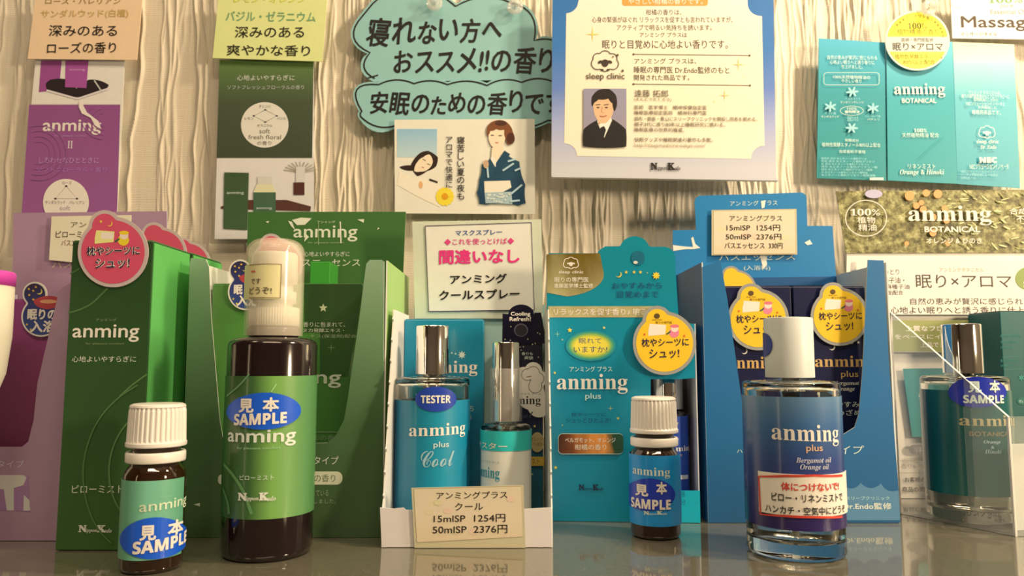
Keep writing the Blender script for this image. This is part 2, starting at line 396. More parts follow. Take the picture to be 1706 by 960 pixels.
def make_room():
    wm = mat((176, 150, 118), .7); dk = mat((84, 64, 46), .6)
    for nm, b, m in (('wall_behind', (-1.6, 1.6, WALLY + .035, WALLY + .08, -.9, 1.7), mat((222, 205, 172), .6)), ('wall_left', (-1.65, -1.6, -1.9, WALLY + .08, -.9, 1.7), dk), ('wall_right', (1.6, 1.65, -1.9, WALLY + .08, -.9, 1.7), wm), ('wall_front', (-1.6, 1.6, -1.95, -1.9, -.9, 1.7), mat((150, 126, 104), .7)), ('floor', (-1.6, 1.6, -1.9, WALLY + .035, -.95, -.9), dk), ('ceiling', (-1.65, 1.65, -1.95, WALLY + .08, 1.7, 1.75), mat((236, 226, 205), .8))):
        V, P = boxVP(*b, 0); structure(mesh_obj(nm, V, P, m))
make_room()
def make_counter():
    V, P = boxVP(-.8, .8, -.12, WALLY + .03, -.02, 0, .001)
    m, nt, p = newmat('counter', 'polished_stone'); p.inputs['Roughness'].default_value = .06; p.inputs['IOR'].default_value = 2.0
    p.inputs['Coat Weight'].default_value = .35; p.inputs['Coat Roughness'].default_value = .02
    tc = nt.nodes.new('ShaderNodeTexCoord'); n = nt.nodes.new('ShaderNodeTexNoise'); n.inputs['Scale'].default_value = 500; n.inputs['Detail'].default_value = 6; n.inputs['Roughness'].default_value = .8
    nt.links.new(tc.outputs['Object'], n.inputs['Vector'])
    r = nt.nodes.new('ShaderNodeValToRGB'); e = r.color_ramp.elements; e[0].position = .35; e[0].color = alb((92, 82, 62)); e[1].position = .85; e[1].color = alb((168, 150, 116))
    q = e.new(.6); q.color = alb((112, 100, 76)); nt.links.new(n.outputs['Fac'], r.inputs[0]); nt.links.new(r.outputs[0], p.inputs['Base Color'])
    n2 = nt.nodes.new('ShaderNodeTexNoise'); n2.inputs['Scale'].default_value = 90; n2.inputs['Detail'].default_value = 5
    nt.links.new(tc.outputs['Object'], n2.inputs['Vector']); rr_ = nt.nodes.new('ShaderNodeMapRange'); rr_.inputs['To Min'].default_value = .03; rr_.inputs['To Max'].default_value = .11
    nt.links.new(n2.outputs['Fac'], rr_.inputs[0]); nt.links.new(rr_.outputs[0], p.inputs['Roughness'])
    structure(mesh_obj('counter_top', V, P, m))
make_counter()
# ================================================================ wall cards
POST = WALLY - .0065
def card(name, label, cat, Y, pts, m, th=.0006, group=None, fr=(0, 0, 1), lean=0, yaw=0, x=0, edge=None, part='sheet'):
    s = YP(Y, yaw, lean, x); q = [s.to3([s.hit(fr[0] + a / fr[2], fr[1] + b / fr[2])])[0] for a, b in pts]
    c = np.mean(q, 0); c[2] = min(v[2] for v in q)
    t = Thing(name, label, cat, c, group); o = board(t, part, s, pts, th, m, fr=fr, edge=edge)
    return t, s, o
R4 = (0, 0, 2.667)     # crop scales used when reading the photograph
# purple brochure
t, s, o = card('brochure', 'purple brochure with shoe photo taped up under the peach note', 'brochure', POST - .001, [(60, 90), (30, 420), (192, 420), (208, 90)], mat((222, 205, 180)), fr=(0, 0, 1))
p = Print(t, s, R4)
p.poly([(130, 465), (85, 1120), (515, 1120), (535, 465)], grad([(0, (152, 84, 128)), (1, (138, 70, 112))]))
p.poly([(183, 270), (173, 410), (262, 400), (275, 270)], (150, 70, 120)); p.poly([(305, 270), (292, 385), (385, 388), (392, 270)], (158, 72, 128))
p.off += .0001
p.poly(bulge([(205, 372), (225, 355), (290, 352), (340, 395), (395, 355), (440, 358), (484, 378), (470, 400), (345, 432), (210, 400)], .05), (34, 24, 26))
p.line([(208, 402), (345, 440), (480, 395)], 9, (215, 195, 180)); p.poly([(293, 270), (290, 388), (385, 392), (394, 270)], (160, 74, 130)); p.t('anming', 310, 305, 378, 317, (205, 150, 170))
p.line([(420, 358), (455, 410)], 6, (190, 180, 160))
p.t('anming', 193, 532, 448, 600, (226, 205, 198), .02, dy=0); p.t('for pleasant comfort', 245, 600, 385, 610, (190, 140, 170)); p.t('II', 302, 627, 324, 660, (215, 190, 190), font='serif')
p.t('しあわせなひとときに', 175, 700, 440, 726, (196, 140, 175)); p.t('ソフトフローラル・香り', 165, 745, 475, 765, (180, 120, 165))
for k in range(4):
    p.line([(175 + (50 + 24 * k) * math.cos(a), 680 + (50 + 24 * k) * math.sin(a)) for a in np.linspace(-1.9, 1.9, 20) if 175 + (50 + 24 * k) * math.cos(a) > 122], 4, (150, 84, 126)); p.line([(470 + (40 + 22 * k) * math.cos(a), 530 + (30 + 20 * k) * math.sin(a)) for a in np.linspace(1.7, 4.4, 16) if 530 + (30 + 20 * k) * math.sin(a) > 472], 4, (150, 84, 126))
p.ell(295, 900, 102, 104, (232, 212, 190)); p.line([(296, 828), (248, 884), (344, 884)], 2.5, (60, 45, 45), True)
for q in ((296, 828), (248, 884), (344, 884)): p.ell(q[0], q[1], 6, 4, (40, 30, 30))
p.t('ローズ', 280, 806, 320, 820, (60, 45, 45)); p.t('サンダルウッド', 203, 892, 292, 908, (60, 45, 45)); p.t('バレリアン', 310, 894, 378, 908, (60, 45, 45)); p.t('soft', 268, 915, 314, 935, (170, 140, 140))
p.poly([(355, 450), (380, 452), (372, 470), (388, 500), (440, 540), (452, 575), (425, 560), (405, 525), (365, 505), (352, 475)], (228, 205, 190)); p.flush()
# peach note
t, s, o = card('paper_note', 'peach paper note with black lettering above the purple brochure', 'note', POST - .004, [(60, -14), (46, 98), (228, 100), (238, -14)], mat((236, 190, 142)))
p = Print(t, s, R4, base=.0002)
p.t('ローズ・バレリアン', 203, -8, 535, 18, (150, 120, 60), .01); p.t('サンダルウッド(白檀)', 184, 45, 570, 85, (196, 158, 88), .015, dy=-4)
p.t('深みのある', 220, 112, 520, 162, (30, 22, 20), .008); p.t('ローズの香り', 212, 190, 515, 240, (30, 22, 20), .008, dy=-4); p.flush()
# dark green brochure
B2 = (340, 0, 2.4)
t, s, o = card('brochure', 'dark green brochure with round scent chart and product photo, under the yellow-green note', 'brochure', POST - .001, [(62, 240), (42, 956), (300, 956), (438, 930), (438, 245)], mat((214, 198, 176)), fr=B2)
p = Print(t, s, B2)
p.poly([(62, 240), (50, 632), (432, 632), (438, 245)], grad([(0, (52, 52, 36)), (.75, (66, 74, 48)), (1, (90, 112, 52))]))
for k in range(4): p.line([(340 + (50 + 22 * k) * math.cos(a), 560 + (40 + 20 * k) * math.sin(a)) for a in np.linspace(0, 6.28, 30) if 560 + (40 + 20 * k) * math.sin(a) < 630 and 340 + (50 + 22 * k) * math.cos(a) < 430], 2, (74, 76, 54))
p.t('心地よいやすらぎに', 133, 300, 362, 322, (205, 195, 170)); p.t('ソフトフレッシュフローラルの香り', 93, 341, 400, 358, (176, 170, 150))
p.ell(243, 500, 95, 91, (216, 200, 172)); p.line([(245, 440), (291, 464), (245, 489), (199, 464)], 2, (60, 50, 40), True)
for q in ((245, 440), (291, 464), (245, 489), (199, 464)): p.ell(q[0], q[1], 5, 3, (40, 34, 30))
p.t('オレンジ', 220, 420, 268, 432, (70, 60, 46)); p.t('レモン', 163, 469, 198, 480, (70, 60, 46)); p.t('バジル', 292, 469, 328, 480, (70, 60, 46)); p.t('ゼラニウム', 213, 497, 273, 508, (70, 60, 46))
p.t('soft', 222, 515, 264, 534, (110, 100, 76)); p.t('fresh floral', 178, 540, 308, 557, (110, 100, 76)); p.t('の香り', 213, 565, 270, 580, (110, 100, 76))
p.poly([(68, 826), (180, 800), (330, 800), (428, 826), (425, 845), (68, 835)], (84, 48, 36)); p.rect(358, 730, 402, 780, (78, 40, 32))
for a in np.linspace(-2.9, -.25, 11): p.line([(385, 690), (385 + 68 * math.cos(a), 690 + 44 * math.sin(a))], 3, (160, 142, 108))
p.rect(368, 668, 404, 730, (206, 192, 170)); p.poly([(82, 690), (78, 915), (174, 920), (180, 692)], grad([(0, (62, 84, 50)), (1, (44, 60, 36))]))
p.t('anming', 92, 766, 160, 780, (190, 190, 165), .01); p.rect(215, 706, 272, 742, (204, 190, 164)); p.poly([(198, 770), (212, 738), (275, 738), (288, 770), (287, 860), (199, 860)], (214, 200, 150)); p.poly([(198, 770), (288, 770), (287, 860), (199, 860)], (66, 92, 62))
p.t('anming', 210, 828, 272, 840, (190, 190, 165), .01); p.flush()
t, s, o = card('paper_note', 'yellow-green paper note with black lettering above the dark green brochure', 'note', POST - .004, [(60, -34), (34, 232), (472, 246), (494, -34)], mat((214, 208, 128)), fr=B2)
p = Print(t, s, B2, base=.0002)
p.t('レモン・オレンジ', 120, -14, 405, 10, (206, 190, 60), .01); p.t('バジル・ゼラニウム', 88, 44, 446, 84, (112, 150, 100), .015, dy=4)
p.t('深みのある', 125, 106, 400, 152, (30, 26, 20), .008); p.t('爽やかな香り', 92, 178, 424, 222, (30, 26, 20), .008, dy=4); p.flush()
# blue cloud signs, handwritten
B3 = (580, 0, 2.594)
MINT = mat((140, 176, 158), .5, coat=.15)
def grow(pts, k):
    c = np.mean(pts, 0); o = []; n = len(pts); q = np.array(pts)
    for i in range(n):
        d = q[(i + 2) % n] - q[i - 2]; d = d / (np.linalg.norm(d) + 1e-9); o.append(tuple(q[i] + np.array([d[1], -d[0]]) * k))
    return o
c1 = bulge([(95, 228, .34), (62, 70, .28), (465, 28, .13), (700, 10, .25), (803, 176, .12), (930, 195, .1), (980, 330, .0), (110, 342, .32)], .2)
t, s, o = card('cloud_sign', 'mint blue cloud-shaped sign, handwritten in two lines, the upper of two', 'sign', POST - .0025, grow(c1, 12), MINT, fr=B3)
p = Print(t, s, B3, base=.0002); BLK = (24, 20, 18)
cl = bulge([(115, 340, .32), (95, 228, .34), (62, 70, .28), (465, 28, .13), (700, 10, .25), (803, 176, .12), (930, 195)], .2, closed=False)
p.line(cl, 6.5, BLK); p.line([(85, 338), (130, 325)], 6, BLK)
p.t('寝れない方へ', 82, 82, 662, 205, BLK, .022, wob=1, dy=-24); p.t('おススメ!!の香り', 200, 212, 885, 325, BLK, .02, wob=2, dy=-6); p.flush()
c2 = bulge([(60, 482, .5), (132, 366, .12), (285, 362, .1), (430, 366, .1), (600, 370, .12), (750, 356, .12), (930, 352, .0), (960, 540, .0), (865, 520, .12), (640, 528, .08), (215, 535, .25), (55, 505, .2)], .2)
t, s, o = card('cloud_sign', 'long mint blue cloud-shaped sign with one handwritten line, the lower of two', 'sign', POST - .0035, grow(c2, 11), MINT, fr=B3)
p = Print(t, s, B3, base=.0002)
p.line(bulge([(900, 506), (865, 520, .12), (640, 532, .05), (215, 540, .16), (55, 505, .2), (60, 482, .5), (132, 366, .12), (285, 362, .1), (430, 366, .1), (600, 370, .12), (750, 356, .12), (900, 360)], .2, closed=False), 6.5, BLK)
p.t('安眠のための香りです', 98, 395, 930, 500, BLK, .022, wob=3, dy=-4); p.flush()
# photo card with kimono
t, s, o = card('photo_card', 'white laminated card with a sleeping woman and a woman in navy kimono', 'card', POST - .0065, [(200, 518), (202, 922), (808, 926), (806, 514)], mat((226, 210, 176), .3, coat=.4), fr=B3, th=.001)
p = Print(t, s, B3)
p.rect(212, 558, 384, 680, grad([(0, (226, 210, 176)), (.35, (205, 205, 190)), (1, (120, 165, 185))]))
SK = (234, 200, 156); HR = (44, 26, 20)
p.poly([(222, 742), (285, 770), (330, 775), (392, 800), (430, 850), (395, 895), (300, 850), (212, 800)], (236, 214, 172))
p.poly(bulge([(222, 722), (270, 715), (310, 662), (345, 652), (388, 680), (380, 720), (340, 740), (300, 762), (280, 738), (235, 732)], .06), HR)
p.poly(bulge([(300, 700), (325, 680), (352, 668), (366, 700), (346, 732), (312, 742), (286, 740)], .1), SK); p.line([(322, 688), (336, 696)], 3, HR); p.line([(342, 708), (356, 714)], 3, HR); p.line([(318, 722), (328, 726)], 4, (200, 100, 80))
p.poly([(352, 772), (388, 785), (386, 792), (350, 780)], HR); p.ell(314, 800, 9, 16, (216, 160, 100))
for k in range(14): p.ell(418 + 24 * math.cos(k * .449), 850 + 24 * math.sin(k * .449), 17, 11, (246, 196, 50), rot=k * .449, n=14)
p.ell(418, 850, 14, 14, (216, 140, 20))
p.vt('寝苦しい夏の夜も', 487, 590, 866, 33, (30, 24, 20), .012); p.vt('アロマで快適に', 437, 590, 815, 30, (30, 24, 20), .012)
KM = (22, 62, 76)
p.poly(bulge([(612, 690), (578, 712), (566, 780), (556, 835), (568, 882), (598, 886), (640, 882), (740, 890), (768, 880), (766, 800), (740, 700), (668, 656), (625, 680)], .05), grad([(0, (16, 52, 70)), (1, (34, 80, 88))], blotch=9))
p.poly([(622, 640), (618, 690), (640, 700), (672, 655), (668, 630)], SK)
p.ell(643, 592, 36, 52, SK); p.poly(bulge([(602, 590), (604, 545), (640, 522), (685, 530), (712, 572), (716, 610), (694, 628), (680, 600), (676, 562), (640, 560), (614, 568)], .1), (120, 66, 34)); p.ell(702, 600, 18, 25, (74, 36, 22)); p.ell(660, 534, 26, 12, (74, 40, 26))
p.line([(617, 586), (630, 587)], 4, HR); p.line([(650, 588), (664, 588)], 4, HR); p.line([(636, 618), (650, 619)], 4, (190, 70, 60))
p.poly([(616, 690), (622, 668), (640, 700), (676, 652), (686, 660), (640, 730)], (230, 220, 200)); p.poly([(640, 704), (676, 652), (700, 668), (655, 745), (632, 758)], KM)
p.poly([(588, 785), (700, 782), (706, 812), (668, 832), (590, 834)], (226, 206, 170)); p.poly([(590, 834), (706, 830), (710, 884), (640, 880), (594, 880)], (160, 170, 160))
for k in range(26): p.ell(600 + random.random() * 100, 838 + random.random() * 40, 5, 3, (214, 214, 200), n=10)
for q in ((668, 740, 716, 708), (690, 700, 724, 690), (720, 740, 748, 728), (704, 840, 752, 800), (700, 872, 742, 868), (600, 700, 606, 770)): p.line([(q[0], q[1]), (q[2], q[3])], 8, (170, 186, 180))
p.ell(596, 712, 12, 18, (190, 150, 110)); p.flush()
# citrus information board
B4 = (900, 0, 3.0)
PY = .492
t, s, o = card('information_board', 'large blue-edged information board with portrait photo of a man in a dark suit', 'board', PY, [(62, -40), (56, 880), (60, 885), (1192, 903), (1180, 890), (1166, -40)], grad([(.06, (196, 184, 172)), (.28, (160, 158, 176)), (.48, (94, 118, 164)), (.7, (46, 106, 154)), (1, (28, 98, 146))]), fr=B4, th=.0042, edge=mat((236, 226, 206)), x=.08)
p = Print(t, s, B4)
arcs = []
def notch(cx, cy, r, a0, a1): return [(cx + r * math.cos(math.radians(a)), cy + r * math.sin(math.radians(a))) for a in np.linspace(a0, a1, 9)]
p.poly([(192, -30)] + [(192, 3)] + notch(128, 5, 62, 5, 88) + [(120, 716)] + notch(122, 780, 62, -85, 0) + [(1050, 795)] + notch(1116, 792, 62, 180, 275) + [(1108, 80)] + notch(1100, 16, 64, 95, 176) + [(1036, -30)], grad([(0, (242, 226, 172)), (.3, (243, 226, 166)), (.8, (244, 214, 172)), (1, (244, 212, 178))]))
p.off += .00003
p.rect(408, -30, 838, 30, (226, 142, 62), 14); p.t('やさしい柑橘の香りです。', 440, -6, 812, 22, (250, 236, 214), .01)
K = (84, 66, 48)
for a in [('柑橘の香りは、', 528, 48, 706, 76), ('心身の緊張がほぐれ リラックスを促すとも言われていますが、', 258, 84, 962, 114), ('アクティブで明るい気持ちを誘います。', 382, 124, 858, 153), ('アンミング プラスは', 497, 163, 733, 187)]: p.t(*a, K)
p.t('眠りと目覚めに心地よい香りです。', 310, 200, 938, 244, K)
p.t('アンミング プラスは、', 470, 292, 780, 320, K); p.t('睡眠の専門医 Dr.Endo監修のもと', 468, 332, 946, 366, K, dy=3); p.t('開発された商品です。', 468, 374, 745, 403, K)
p.line([(466, 272), (1046, 278)], 3, K); p.line([(466, 421), (1048, 428)], 3, K)
for q in ((466, 272), (1046, 278), (466, 421), (1048, 428)): p.ell(q[0], q[1], 5, 5, K, n=14)
for x, y, r, c in ((262, 172, 38, (224, 196, 90)), (990, 323, 34, (234, 190, 120)), (921, 477, 30, (226, 190, 116)), (1018, 382, 10, (232, 196, 140)), (870, 508, 12, (230, 196, 140))): p.star(x, y, r, c, 4, .12)
def sheep(p, cx, cy, w, c, bg, lw=4):
    R = w / 2; circ = [(cx - .55 * R, cy + .1 * R, .42 * R), (cx - .5 * R, cy - .28 * R, .36 * R), (cx, cy - .4 * R, .42 * R), (cx + .5 * R, cy - .26 * R, .36 * R), (cx + .56 * R, cy + .12 * R, .4 * R), (cx, cy + .2 * R, .45 * R)]
    p.line(lobes(cx, cy, circ, 72), lw, c, True); p.poly(bulge([(cx - .28 * R, cy - .05 * R), (cx, cy - .2 * R), (cx + .28 * R, cy - .05 * R), (cx + .12 * R, cy + .3 * R), (cx - .12 * R, cy + .3 * R)], .1), c)
    for sg in (-1, 1): p.ell(cx + sg * .36 * R, cy - .02 * R, .16 * R, .1 * R, c, rot=sg * .5, n=16); p.ell(cx + sg * .22 * R, cy + .55 * R, .12 * R, .07 * R, c, n=12)
sheep(p, 324, 312, 140, (60, 46, 34), None); p.ell(386, 277, 6, 6, K, n=12); p.ell(364, 285, 4, 4, K, n=12); p.t('sleep clinic', 228, 366, 422, 406, (80, 62, 46), .008); p.ell(412, 355, 6, 6, K, n=12)
for i, a in enumerate([('遠藤 拓郎', 470, 450, 640, 486), ('(えんどうたくろう)', 470, 489, 655, 508), ('医師　医学博士　精神保健指定医', 470, 527, 832, 548), ('睡眠医療認定医師　精神科専門医', 470, 554, 832, 575), ('調布・銀座・青山にスリープクリニックを開設し院長を務める。', 470, 584, 1085, 606), ('親子3代に渡り80年以上睡眠研究に携わる。', 470, 612, 925, 634), ('睡眠医療の世界的権威。', 470, 639, 720, 660), ('快眠グッズや睡眠関連の著作も多数。', 470, 688, 862, 710), ('http://sleepmedicine-tokyo.com/', 470, 718, 826, 741)]): p.t(*a, K if i < 8 else (150, 128, 96), dy=2)
def nk(p, x0, y0, x1, y1, c=(30, 22, 18), dy=0):
    w = x1 - x0; p.t('N', x0, y0, x0 + .24 * w, y1 - .1 * (y1 - y0), c, .05, font='serif', dy=dy * .2); p.t('ippon', x0 + .22 * w, y0 + .4 * (y1 - y0), x0 + .55 * w, y1, c, font='italic')
    p.t('K', x0 + .56 * w, y0, x0 + .82 * w, y1 - .1 * (y1 - y0), c, .05, font='serif'); p.t('odo', x0 + .78 * w, y0 + .4 * (y1 - y0), x1, y1 - .05 * (y1 - y0), c, font='italic')
nk(p, 550, 815, 700, 855)
# portrait
p.rect(216, 445, 430, 735, grad([(0, (150, 130, 124)), (.5, (140, 132, 144)), (1, (96, 92, 112))]))
p.poly(bulge([(214, 733), (215, 650), (240, 628), (290, 600), (318, 618), (350, 592), (405, 628), (428, 650), (429, 735)], .03), (26, 22, 22))
p.poly([(284, 608), (296, 590), (352, 580), (358, 604), (320, 690), (300, 650)], (222, 208, 196)); p.poly([(300, 640), (318, 632), (328, 650), (316, 694), (294, 694), (290, 672)], (24, 22, 24)); p.poly([(288, 628), (330, 600), (338, 560), (296, 570)], (190, 142, 96))
p.poly(bulge([(266, 505), (300, 478), (350, 480), (366, 530), (358, 580), (330, 615), (300, 618), (276, 585), (266, 545)], .06), (214, 166, 118))
p.poly(bulge([(258, 535), (258, 485), (290, 452), (345, 448), (378, 480), (382, 530), (370, 560), (360, 520), (340, 496), (290, 500), (270, 515)], .06), (30, 20, 18))
for x in (288, 330): p.line([(x - 13, 527), (x + 12, 525)], 4, (50, 30, 24)); p.ell(x, 540, 8, 3.5, (50, 30, 24), n=14)
p.line([(310, 535), (304, 562), (314, 564)], 3.5, (178, 124, 82)); p.line([(296, 582), (312, 586), (332, 580)], 5, (170, 90, 74)); p.flush()
# flattened teal carton
B5 = (1300, 0, 2.823)
t, s, o = card('flattened_carton', 'teal carton opened flat in three panels, pinned to the wall beside the blue-edged board', 'carton', POST - .006, [(182, 180), (172, 838), (500, 850), (494, 200)], grad([(0, (30, 128, 120)), (.6, (34, 134, 130)), (1, (60, 156, 166))]), fr=B5, part='panel', th=.0007)
tealg = grad([(0, (32, 136, 130)), (.6, (44, 146, 142)), (1, (96, 172, 174))])
board(t, 'panel', s, [(496, 203), (503, 850), (830, 866), (806, 198)], .0007, tealg, fr=B5, off=.0008)
board(t, 'panel', s, [(810, 198), (832, 866), (1126, 886), (1098, 210)], .0007, grad([(0, (40, 140, 140)), (.6, (84, 162, 160)), (.85, (150, 190, 176)), (1, (232, 220, 150))]), fr=B5, off=.0004)
p = Print(t, s, B5, base=.001); LW = (206, 218, 196); DW = (150, 192, 180)
for i, a in enumerate([('自然の恵みが贅沢に感じられる', 218, 262, 452, 282), ('心地よい眠りへと誘う香りに', 230, 284, 440, 304), ('仕上げました。', 284, 306, 384, 324), ('100%天然植物精油の', 246, 355, 420, 373), ('やさしい香り', 284, 374, 378, 390), ('発酵成分', 300, 654, 366, 668), ('植物性発酵エタノール80%以上配合', 192, 672, 468, 692), ('合成香料不使用', 272, 706, 396, 722)]): p.t(*a, LW, dy=3)
p.line(rr(202, 345, 462, 402, 14), 2, LW, True)
for x, y in ((335, 435), (232, 505), (432, 512), (332, 605)):
    for k in range(6): p.ell(x + 16 * math.cos(k * 1.05 + x), y + 12 * math.sin(k * 1.05 + x), 14, 5, DW, rot=k * 1.05 + x, n=12)
p.t('ベルガモット', 300, 462, 372, 474, DW); p.t('マンダリンオレンジ', 278, 478, 388, 490, LW); p.line([(332 + 54 * math.cos(a), 524 + 22 * math.sin(a)) for a in np.linspace(0, 6.2, 30)], 2, LW, True); p.t('100%', 310, 508, 356, 520, LW); p.t('植物精油', 298, 522, 368, 536, LW, .02)
p.t('インド産', 206, 530, 258, 542, DW); p.t('サンダルウッド', 188, 546, 272, 558, LW); p.t('インドネシア産', 394, 545, 466, 556, DW); p.t('パチュリ', 404, 560, 460, 570, LW); p.t('国産ひのき', 310, 550, 362, 574, DW)
for k in range(7): p.t('販売名 成分 水エタノール香料グリセリン植物油脂配合使用上'[k:k + 18], 188, 742 + k * 13, 400 + (k * 37) % 60, 753 + k * 13, DW, dy=3)
p.rect(416, 838, 480, 850, (226, 220, 200))
p.t('anming', 528, 396, 770, 462, (238, 234, 214), font='serif'); p.t('BOTANICAL', 566, 466, 728, 488, (230, 230, 210), .015); p.t('100%', 622, 608, 684, 626, LW, font='serif'); p.t('天然植物精油 配合', 566, 628, 740, 650, LW)
p.t('リネンミスト', 594, 774, 724, 797, LW); p.t('Orange & Hinoki', 556, 800, 765, 830, LW, font='italic')
for i, a in enumerate([('アンミング ボタニカルは、', 878, 430, 1030, 446), ('眠りの専門医監修のもとアロマテラピーに', 846, 446, 1070, 466), ('植物精油にこだわり', 902, 465, 1016, 480), ('NECソリューションイノベータと', 866, 482, 1048, 500), ('共同開発した', 922, 502, 1010, 516), ('睡眠用商品です。', 894, 520, 1030, 542)]): p.t(*a, LW, dy=3)
sheep(p, 965, 628, 80, LW, None, 3); p.t('sleep clinic', 914, 660, 1020, 684, LW, .01); p.t('Dr. Endo', 932, 686, 1008, 704, LW, font='italic'); p.t('NEC', 928, 742, 1012, 770, (236, 234, 216), .06, font='sansb'); p.t('NECソリューションイノベータ', 882, 774, 1066, 800, LW)
for k in range(3): p.t('NECソリューションイノベータは発酵技術により製品の開発を支援しています。'[k * 12:k * 12 + 14], 840, 803 + k * 15, 1015 - 100 * (k == 2), 816 + k * 15, DW, dy=3)
p.line([(640, 755), (700, 700), (760, 650)], 1.5, (28, 120, 112)); p.flush()
# yellow round sticker hanging over the carton
t, s, o = card('round_tag', 'yellow and silver round tag pinned over the top of the teal carton', 'tag', POST - .009, [(645 + 152 * math.cos(a), 190 + 142 * math.sin(a)) for a in [-i * math.pi / 30 for i in range(60)]], mat((206, 196, 168), .3, coat=.4), fr=B5, th=.0005)
p = Print(t, s, B5)
def seg(cx, cy, rx, ry, a0, a1): return [(cx + rx * math.cos(a), cy + ry * math.sin(a)) for a in np.linspace(math.radians(a0), math.radians(a1), 24)]
p.poly(seg(645, 190, 142, 132, 188, 352), (246, 214, 50)); p.poly(seg(645, 190, 142, 132, 24, 156), (232, 208, 70))
OL = (92, 84, 24)
p.t('100%', 598, 108, 690, 136, OL, font='serif'); p.t('植物精油の香り', 548, 136, 745, 162, OL); p.t('医師・専門医監修', 570, 178, 720, 196, (120, 110, 90)); p.t('眠り×アロマ', 528, 202, 766, 238, (70, 60, 44)); p.t('植物性発酵エタノール', 538, 255, 765, 277, OL); p.t('80%以上配合', 576, 281, 728, 303, OL); 
for i, ch in enumerate('シソ精油+マンダリン配合+蘇葉産の'):
    a = math.radians(200 + 140 * i / 15); x = 645 + 124 * math.cos(a); y = 190 + 115 * math.sin(a); p.t(ch, x - 6, y - 7, x + 6, y + 7, OL)
p.flush()
# massage poster
t, s, o = card('poster', 'pale poster reading Massage in the top right corner', 'poster', POST - .003, [(800, -30), (810, 180), (1240, 186), (1240, -30)], grad([(0, (236, 224, 200)), (1, (224, 212, 200))]), fr=B5)
p = Print(t, s, B5)
p.ell(846, 10, 45, 30, (206, 190, 196)); p.t('100%', 975, -20, 1140, 14, (112, 140, 80), font='serif'); p.t('pure', 1034, 22, 1096, 40, (160, 146, 130)); p.t('Essential Oil', 988, 44, 1160, 66, (150, 136, 120)); p.t('Massage', 848, 76, 1205, 146, (70, 54, 40), .01); p.t('マッサージオイル', 848, 152, 1020, 170, (110, 92, 74)); p.flush()
# clear push pins
def pin(px, py, label, Y=POST - .006):
    c = at(px, py, Y); t = Thing('push_pin', label, 'pin', c)
    a, b = lathe(0, 0, [(.0056, 0), (.0058, .0006), (.0052, .0016), (.0036, .0022), (.0030, .0020), (.0026, .0022), (.0026, .0060), (.0036, .0068), (.0036, .0078), (0.0001, .0082)], 32)
    V = [(c[0] + v[0], c[1] - v[2], c[2] + v[1]) for v in a]; t.part('disc', V, b, film((238, 224, 190), .34, .12), 'clear plastic head', smooth=True)
    a, b = lathe(0, 0, [(.0006, -.010), (.0006, .0015), (.0001, .0019)], 12); t.part('needle', [(c[0] + v[0], c[1] - v[2], c[2] + v[1]) for v in a], b, CHROME)
pin(724, 6, 'clear push pin at the top middle of the upper cloud sign'); pin(858, 12, 'clear push pin at the upper right of the cloud sign, beside the blue-edged board'); pin(1546, 15, 'clear push pin above the yellow round tag', POST - .0105)
# ================================================================ helpers for cartons and trays
def carton(label, x0, x1, y0, y1, h, m, side=None, top=None, yaw=0, name='carton', group=None, cat='box'):
    t = Thing(name, label, cat, ((x0 + x1) / 2, (y0 + y1) / 2, 0), group); pv = (x0, y0)
    V, P = boxVP(x0, x1, y0, y1, 0.0003, h, .0005, yaw, pv); o = t.part('box_body', V, P, m)
    V, P = boxVP(x0 + .0006, x1 - .0006, y0 + .0004, y1 - .0006, h - .0002, h + .0005, .0002, yaw, pv); t.part('top_flap', V, P, top or m)
    sf = Plane((x0, y0, 0), (math.cos(yaw), math.sin(yaw), 0)); return t, sf, o
def tray(label, x0, x1, y0, y1, front_pts, z_side, m, inner, back=None, arch=False, fr=(0, 0, 1), th=.0007, group=None, jag=False, side_front_z=None, mf=None):
    """open-fronted card display tray: front with cut-out (in front_pts), two sides, base, back"""
    t = Thing('display_tray', label, 'display', ((x0 + x1) / 2, (y0 + y1) / 2, 0), group)
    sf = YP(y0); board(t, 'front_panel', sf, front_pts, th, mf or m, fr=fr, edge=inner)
    for nm, x, sg in (('side_panel', x0, 1), ('side_panel', x1, -1)):
        out = [(y0 + th, 0), (y1, 0), (y1, z_side), (y0 + th, z_side)]
        if arch: 
            yc = y0 + .62 * (y1 - y0); w = .006; zb = z_side * .18; zt = z_side * .62
            out = [(y0 + th, 0), (yc - w, 0), (yc - w, zt)] + [(yc - w * math.cos(a), zt + w * math.sin(a)) for a in np.linspace(0, math.pi, 10)] + [(yc + w, 0), (y1, 0), (y1, z_side), (y0 + th, z_side)]
        if jag:
            out = [(y0 + th, 0), (y1, 0), (y1, z_side), (y0 + .024, z_side)]; n = 9
            for i in range(n):
                f = (i + .5) / n; yy = y0 + .024 - (.0225) * f; zz = z_side + ((side_front_z or z_side) - z_side) * f; k = .0009
                out += [(yy + .0006, zz + .0012), (yy - k * .8, zz + .0004), (yy + .0006, zz - .0010)]
            out += [(y0 + th, side_front_z)]
        A = [(x, y, z) for y, z in out]; B = [(x + sg * th, y, z) for y, z in out]; n = len(out)
        P = [tuple(range(n)), tuple(range(2 * n - 1, n - 1, -1))] + [(i, (i + 1) % n, (i + 1) % n + n, i + n) for i in range(n)]
        t.part(nm, A + B, P, [m, inner], mi=[0, 1] + [1] * n)
    V, P = boxVP(x0 + th, x1 - th, y0 + th, y1, .0001, .0008, 0); t.part('base_panel', V, P, inner)
    return t, sf
